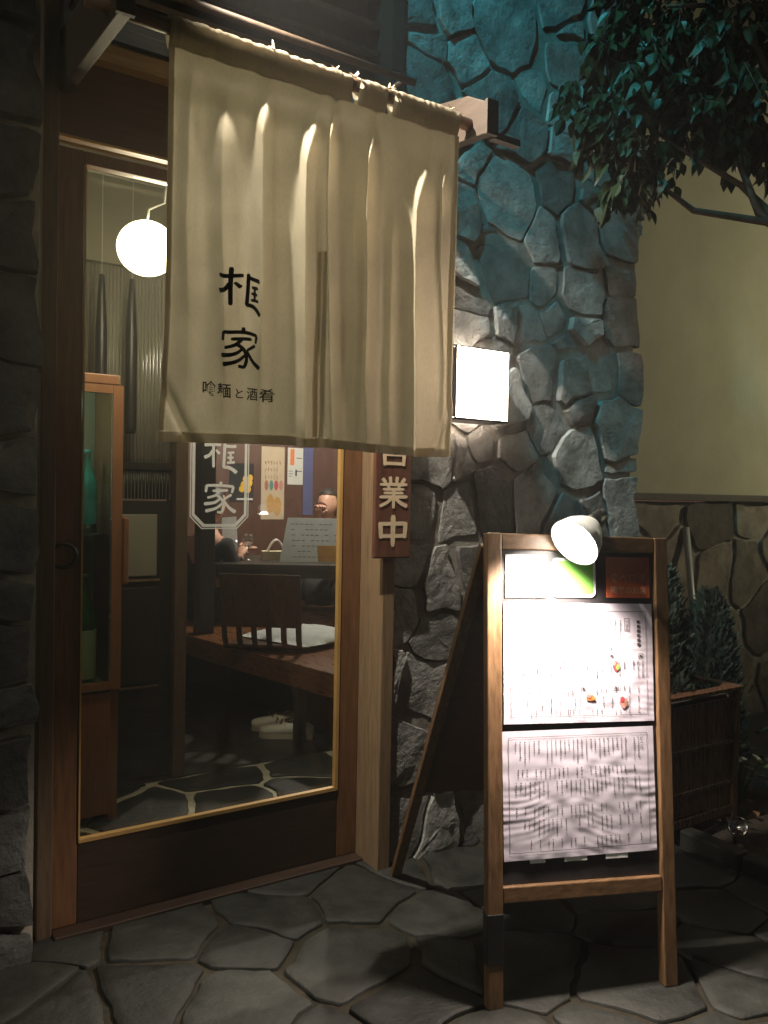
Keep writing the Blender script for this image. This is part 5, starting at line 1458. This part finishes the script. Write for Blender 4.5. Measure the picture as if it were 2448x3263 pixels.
def hair_mesh(m, long_=0.0):
    bm_ = bmesh.new(); bmesh.ops.create_uvsphere(bm_, u_segments=24, v_segments=16, radius=1)
    kill = []
    for v in bm_.verts:
        x, y, z = v.co
        if (y > .35 and z < .45) or z < -.55 - long_: kill.append(v)
    bmesh.ops.delete(bm_, geom=kill, context='VERTS')
    for v in bm_.verts:
        x, y, z = v.co
        k = 1 + .03 * noise.noise(v.co * 6)
        v.co = m @ Vector((x * .083 * k, y * .104 * k - .004, z * .122 * k + .122))
    me = bpy.data.meshes.new("hair"); bm_.to_mesh(me); bm_.free()
    for p in me.polygons: p.use_smooth = True
    return me
def fuse(meshes, name):
    bm_ = bmesh.new()
    for me in meshes: bm_.from_mesh(me)
    out = bpy.data.meshes.new(name); bm_.to_mesh(out); bm_.free()
    for p in out.polygons: p.use_smooth = True
    return out

def diner(label, seat, face_deg, cloth, hand_r, hand_l, head_tilt=0.0, long_hair=0.0, cup=False):
    """seated cross-legged; body built facing +y then turned"""
    t = thing("person", label, "person", seat)
    RM = Matrix.Translation(seat) @ Matrix.Rotation(R(face_deg), 4, 'Z')
    inv_ = RM.inverted()
    hr = inv_ @ Vector(hand_r); hl = inv_ @ Vector(hand_l)
    J = [(0, 0, .10), (0, .0, .28), (0, .01, .44), (0, .015, .52), (0, .025, .60)]        # pelvis..neck
    J += [(.17, .01, .47), tuple(Vector((.22, .08, .27)) * .55 + (hr * .25 + Vector((.06, 0, .06)) * .2) + Vector((0, 0, .04))), tuple(hr)]
    J += [(-.17, .01, .47), tuple(Vector((-.22, .08, .27)) * .55 + (hl * .25 + Vector((-.06, 0, .06)) * .2) + Vector((0, 0, .04))), tuple(hl)]
    J += [(.11, .03, .09), (.31, .30, .12), (.04, .40, .05), (-.11, .03, .09), (-.31, .30, .12), (-.04, .34, .05)]
    E_ = [(0, 1), (1, 2), (2, 3), (3, 4), (2, 5), (5, 6), (6, 7), (2, 8), (8, 9), (9, 10), (0, 11), (11, 12), (12, 13), (0, 14), (14, 15), (15, 16)]
    rad = [(.15, .11), (.13, .09), (.15, .09), (.055, .055), (.048, .048), .052, .04, .024, .052, .04, .024, .085, .06, .04, .085, .06, .04]
    body = skin_mesh("body", [RM @ Vector(j) for j in J], E_, rad)
    hm = RM @ Matrix.Translation((0, .03, .60)) @ Matrix.Rotation(R(head_tilt), 4, 'X')
    parts = [body, head_mesh(hm)]
    # hands: palm and five separate bent fingers
    for (w, el, sgn, grip) in ((hr, Vector(J[6]), 1, cup), (hl, Vector(J[9]), -1, False)):
        d = (w - el).normalized()
        side = d.cross(Vector((0, 0, 1))).normalized() * sgn
        nrm_ = side.cross(d).normalized()
        if nrm_.z > 0: nrm_ = -nrm_
        pj = [w - d * .02, w + d * .03, w + d * .075]
        parts.append(skin_mesh("palm", [RM @ p for p in pj], [(0, 1), (1, 2)], [(.022, .022), (.036, .016), (.038, .014)], sub=1))
        curl = 1.0 if grip else .45
        for k, (off, ln) in enumerate(((-.030, .060), (-.010, .072), (.010, .076), (.029, .068))):
            b = w + d * .068 + side * off
            p1_ = b + d * ln * .45 + nrm_ * .01 * curl; p2_ = p1_ + d * ln * .3 * (1 - .5 * curl) + nrm_ * ln * .3 * curl; p3_ = p2_ + d * ln * .1 * (1 - curl) + nrm_ * ln * .28 * curl
            parts.append(skin_mesh("finger", [RM @ q_ for q_ in (b, p1_, p2_, p3_)], [(0, 1), (1, 2), (2, 3)], [.010, .009, .0085, .007], sub=1))
        b = w + d * .02 - side * .03
        parts.append(skin_mesh("thumb", [RM @ q_ for q_ in (b, b - side * .025 + d * .025 + nrm_ * .01, b - side * .03 + d * .05 + nrm_ * .025)], [(0, 1), (1, 2)], [.012, .010, .008], sub=1))
    obj("body", fuse(parts, "body"), M['skin'], t)
    rt = [(r_[0] + .010, r_[1] + .010) if isinstance(r_, tuple) else r_ + .010 for r_ in rad]
    tj = [0, 1, 2, 5, 6, 8, 9]; mp_ = {a: i for i, a in enumerate(tj)}
    jj = [RM @ Vector(J[a]) for a in tj]; rr_ = [rt[a] for a in tj]
    # sleeves run on to just above the wrist
    jj += [RM @ (Vector(J[6]).lerp(hr, .8)), RM @ (Vector(J[9]).lerp(hl, .8))]; rr_ += [.038, .038]
    ee = [(mp_[a], mp_[b]) for (a, b) in E_ if a in mp_ and b in mp_] + [(mp_[6], 7), (mp_[9], 8)]
    obj("shirt", skin_mesh("shirt", jj, ee, rr_), cloth, t)
    lj = [0, 11, 12, 13, 14, 15, 16]; mp_ = {a: i for i, a in enumerate(lj)}
    obj("trousers", skin_mesh("trousers", [RM @ Vector(J[a]) for a in lj], [(mp_[a], mp_[b]) for (a, b) in E_ if a in mp_ and b in mp_], [rt[a] for a in lj]), M['black_cloth'], t)
    obj("hair", hair_mesh(hm, long_hair), M['hair'], t)
    return RM
hc = Vector((1.325, 2.80, 1.035))
diner("person in a pink top drinking from a dark cup behind the low table", (1.50, 2.93, .402), 127, M['pink_cloth'], hc, (1.32, 2.72, .80), 4, .2, True)
q = hc + Vector((.045, .02, .055))
cp = thing("sake_cup", "dark red drinking cup raised by the person in pink", "cup", q - Vector((0, 0, .035)))
obj("cup_wall", MB().lathe([(.0005, -.035), (.026, -.035), (.034, .035), (.031, .035), (.023, -.028), (.0005, -.028)], q, 18, (.5, .25, .8)), M['cup'], cp, smooth=True)
diner("person in black clothes leaning to the low table behind the glass lettering", (0.44, 2.60, .402), -68, M['black_cloth'], (0.66, 2.56, .80), (0.68, 2.66, .80), -8, .1)

# ------------------------------------------------------------------ thin haze volume, added for the glow round the lamps
HAZE = 0.014
if HAZE > 0:
    hm_ = bpy.data.materials.new("glow_haze"); hm_.use_nodes = True
    nt = hm_.node_tree; nt.nodes.clear()
    ho = nt.nodes.new("ShaderNodeOutputMaterial"); pv_ = nt.nodes.new("ShaderNodeVolumePrincipled")
    pv_.inputs["Color"].default_value = (0.93, 0.93, 0.95, 1); pv_.inputs["Density"].default_value = HAZE; pv_.inputs["Anisotropy"].default_value = 0.6
    nt.links.new(pv_.outputs[0], ho.inputs["Volume"])
    tag(obj("haze", MB().box(-41, 41, -41, 41, -1.02, 4.6), hm_), kind="stuff")
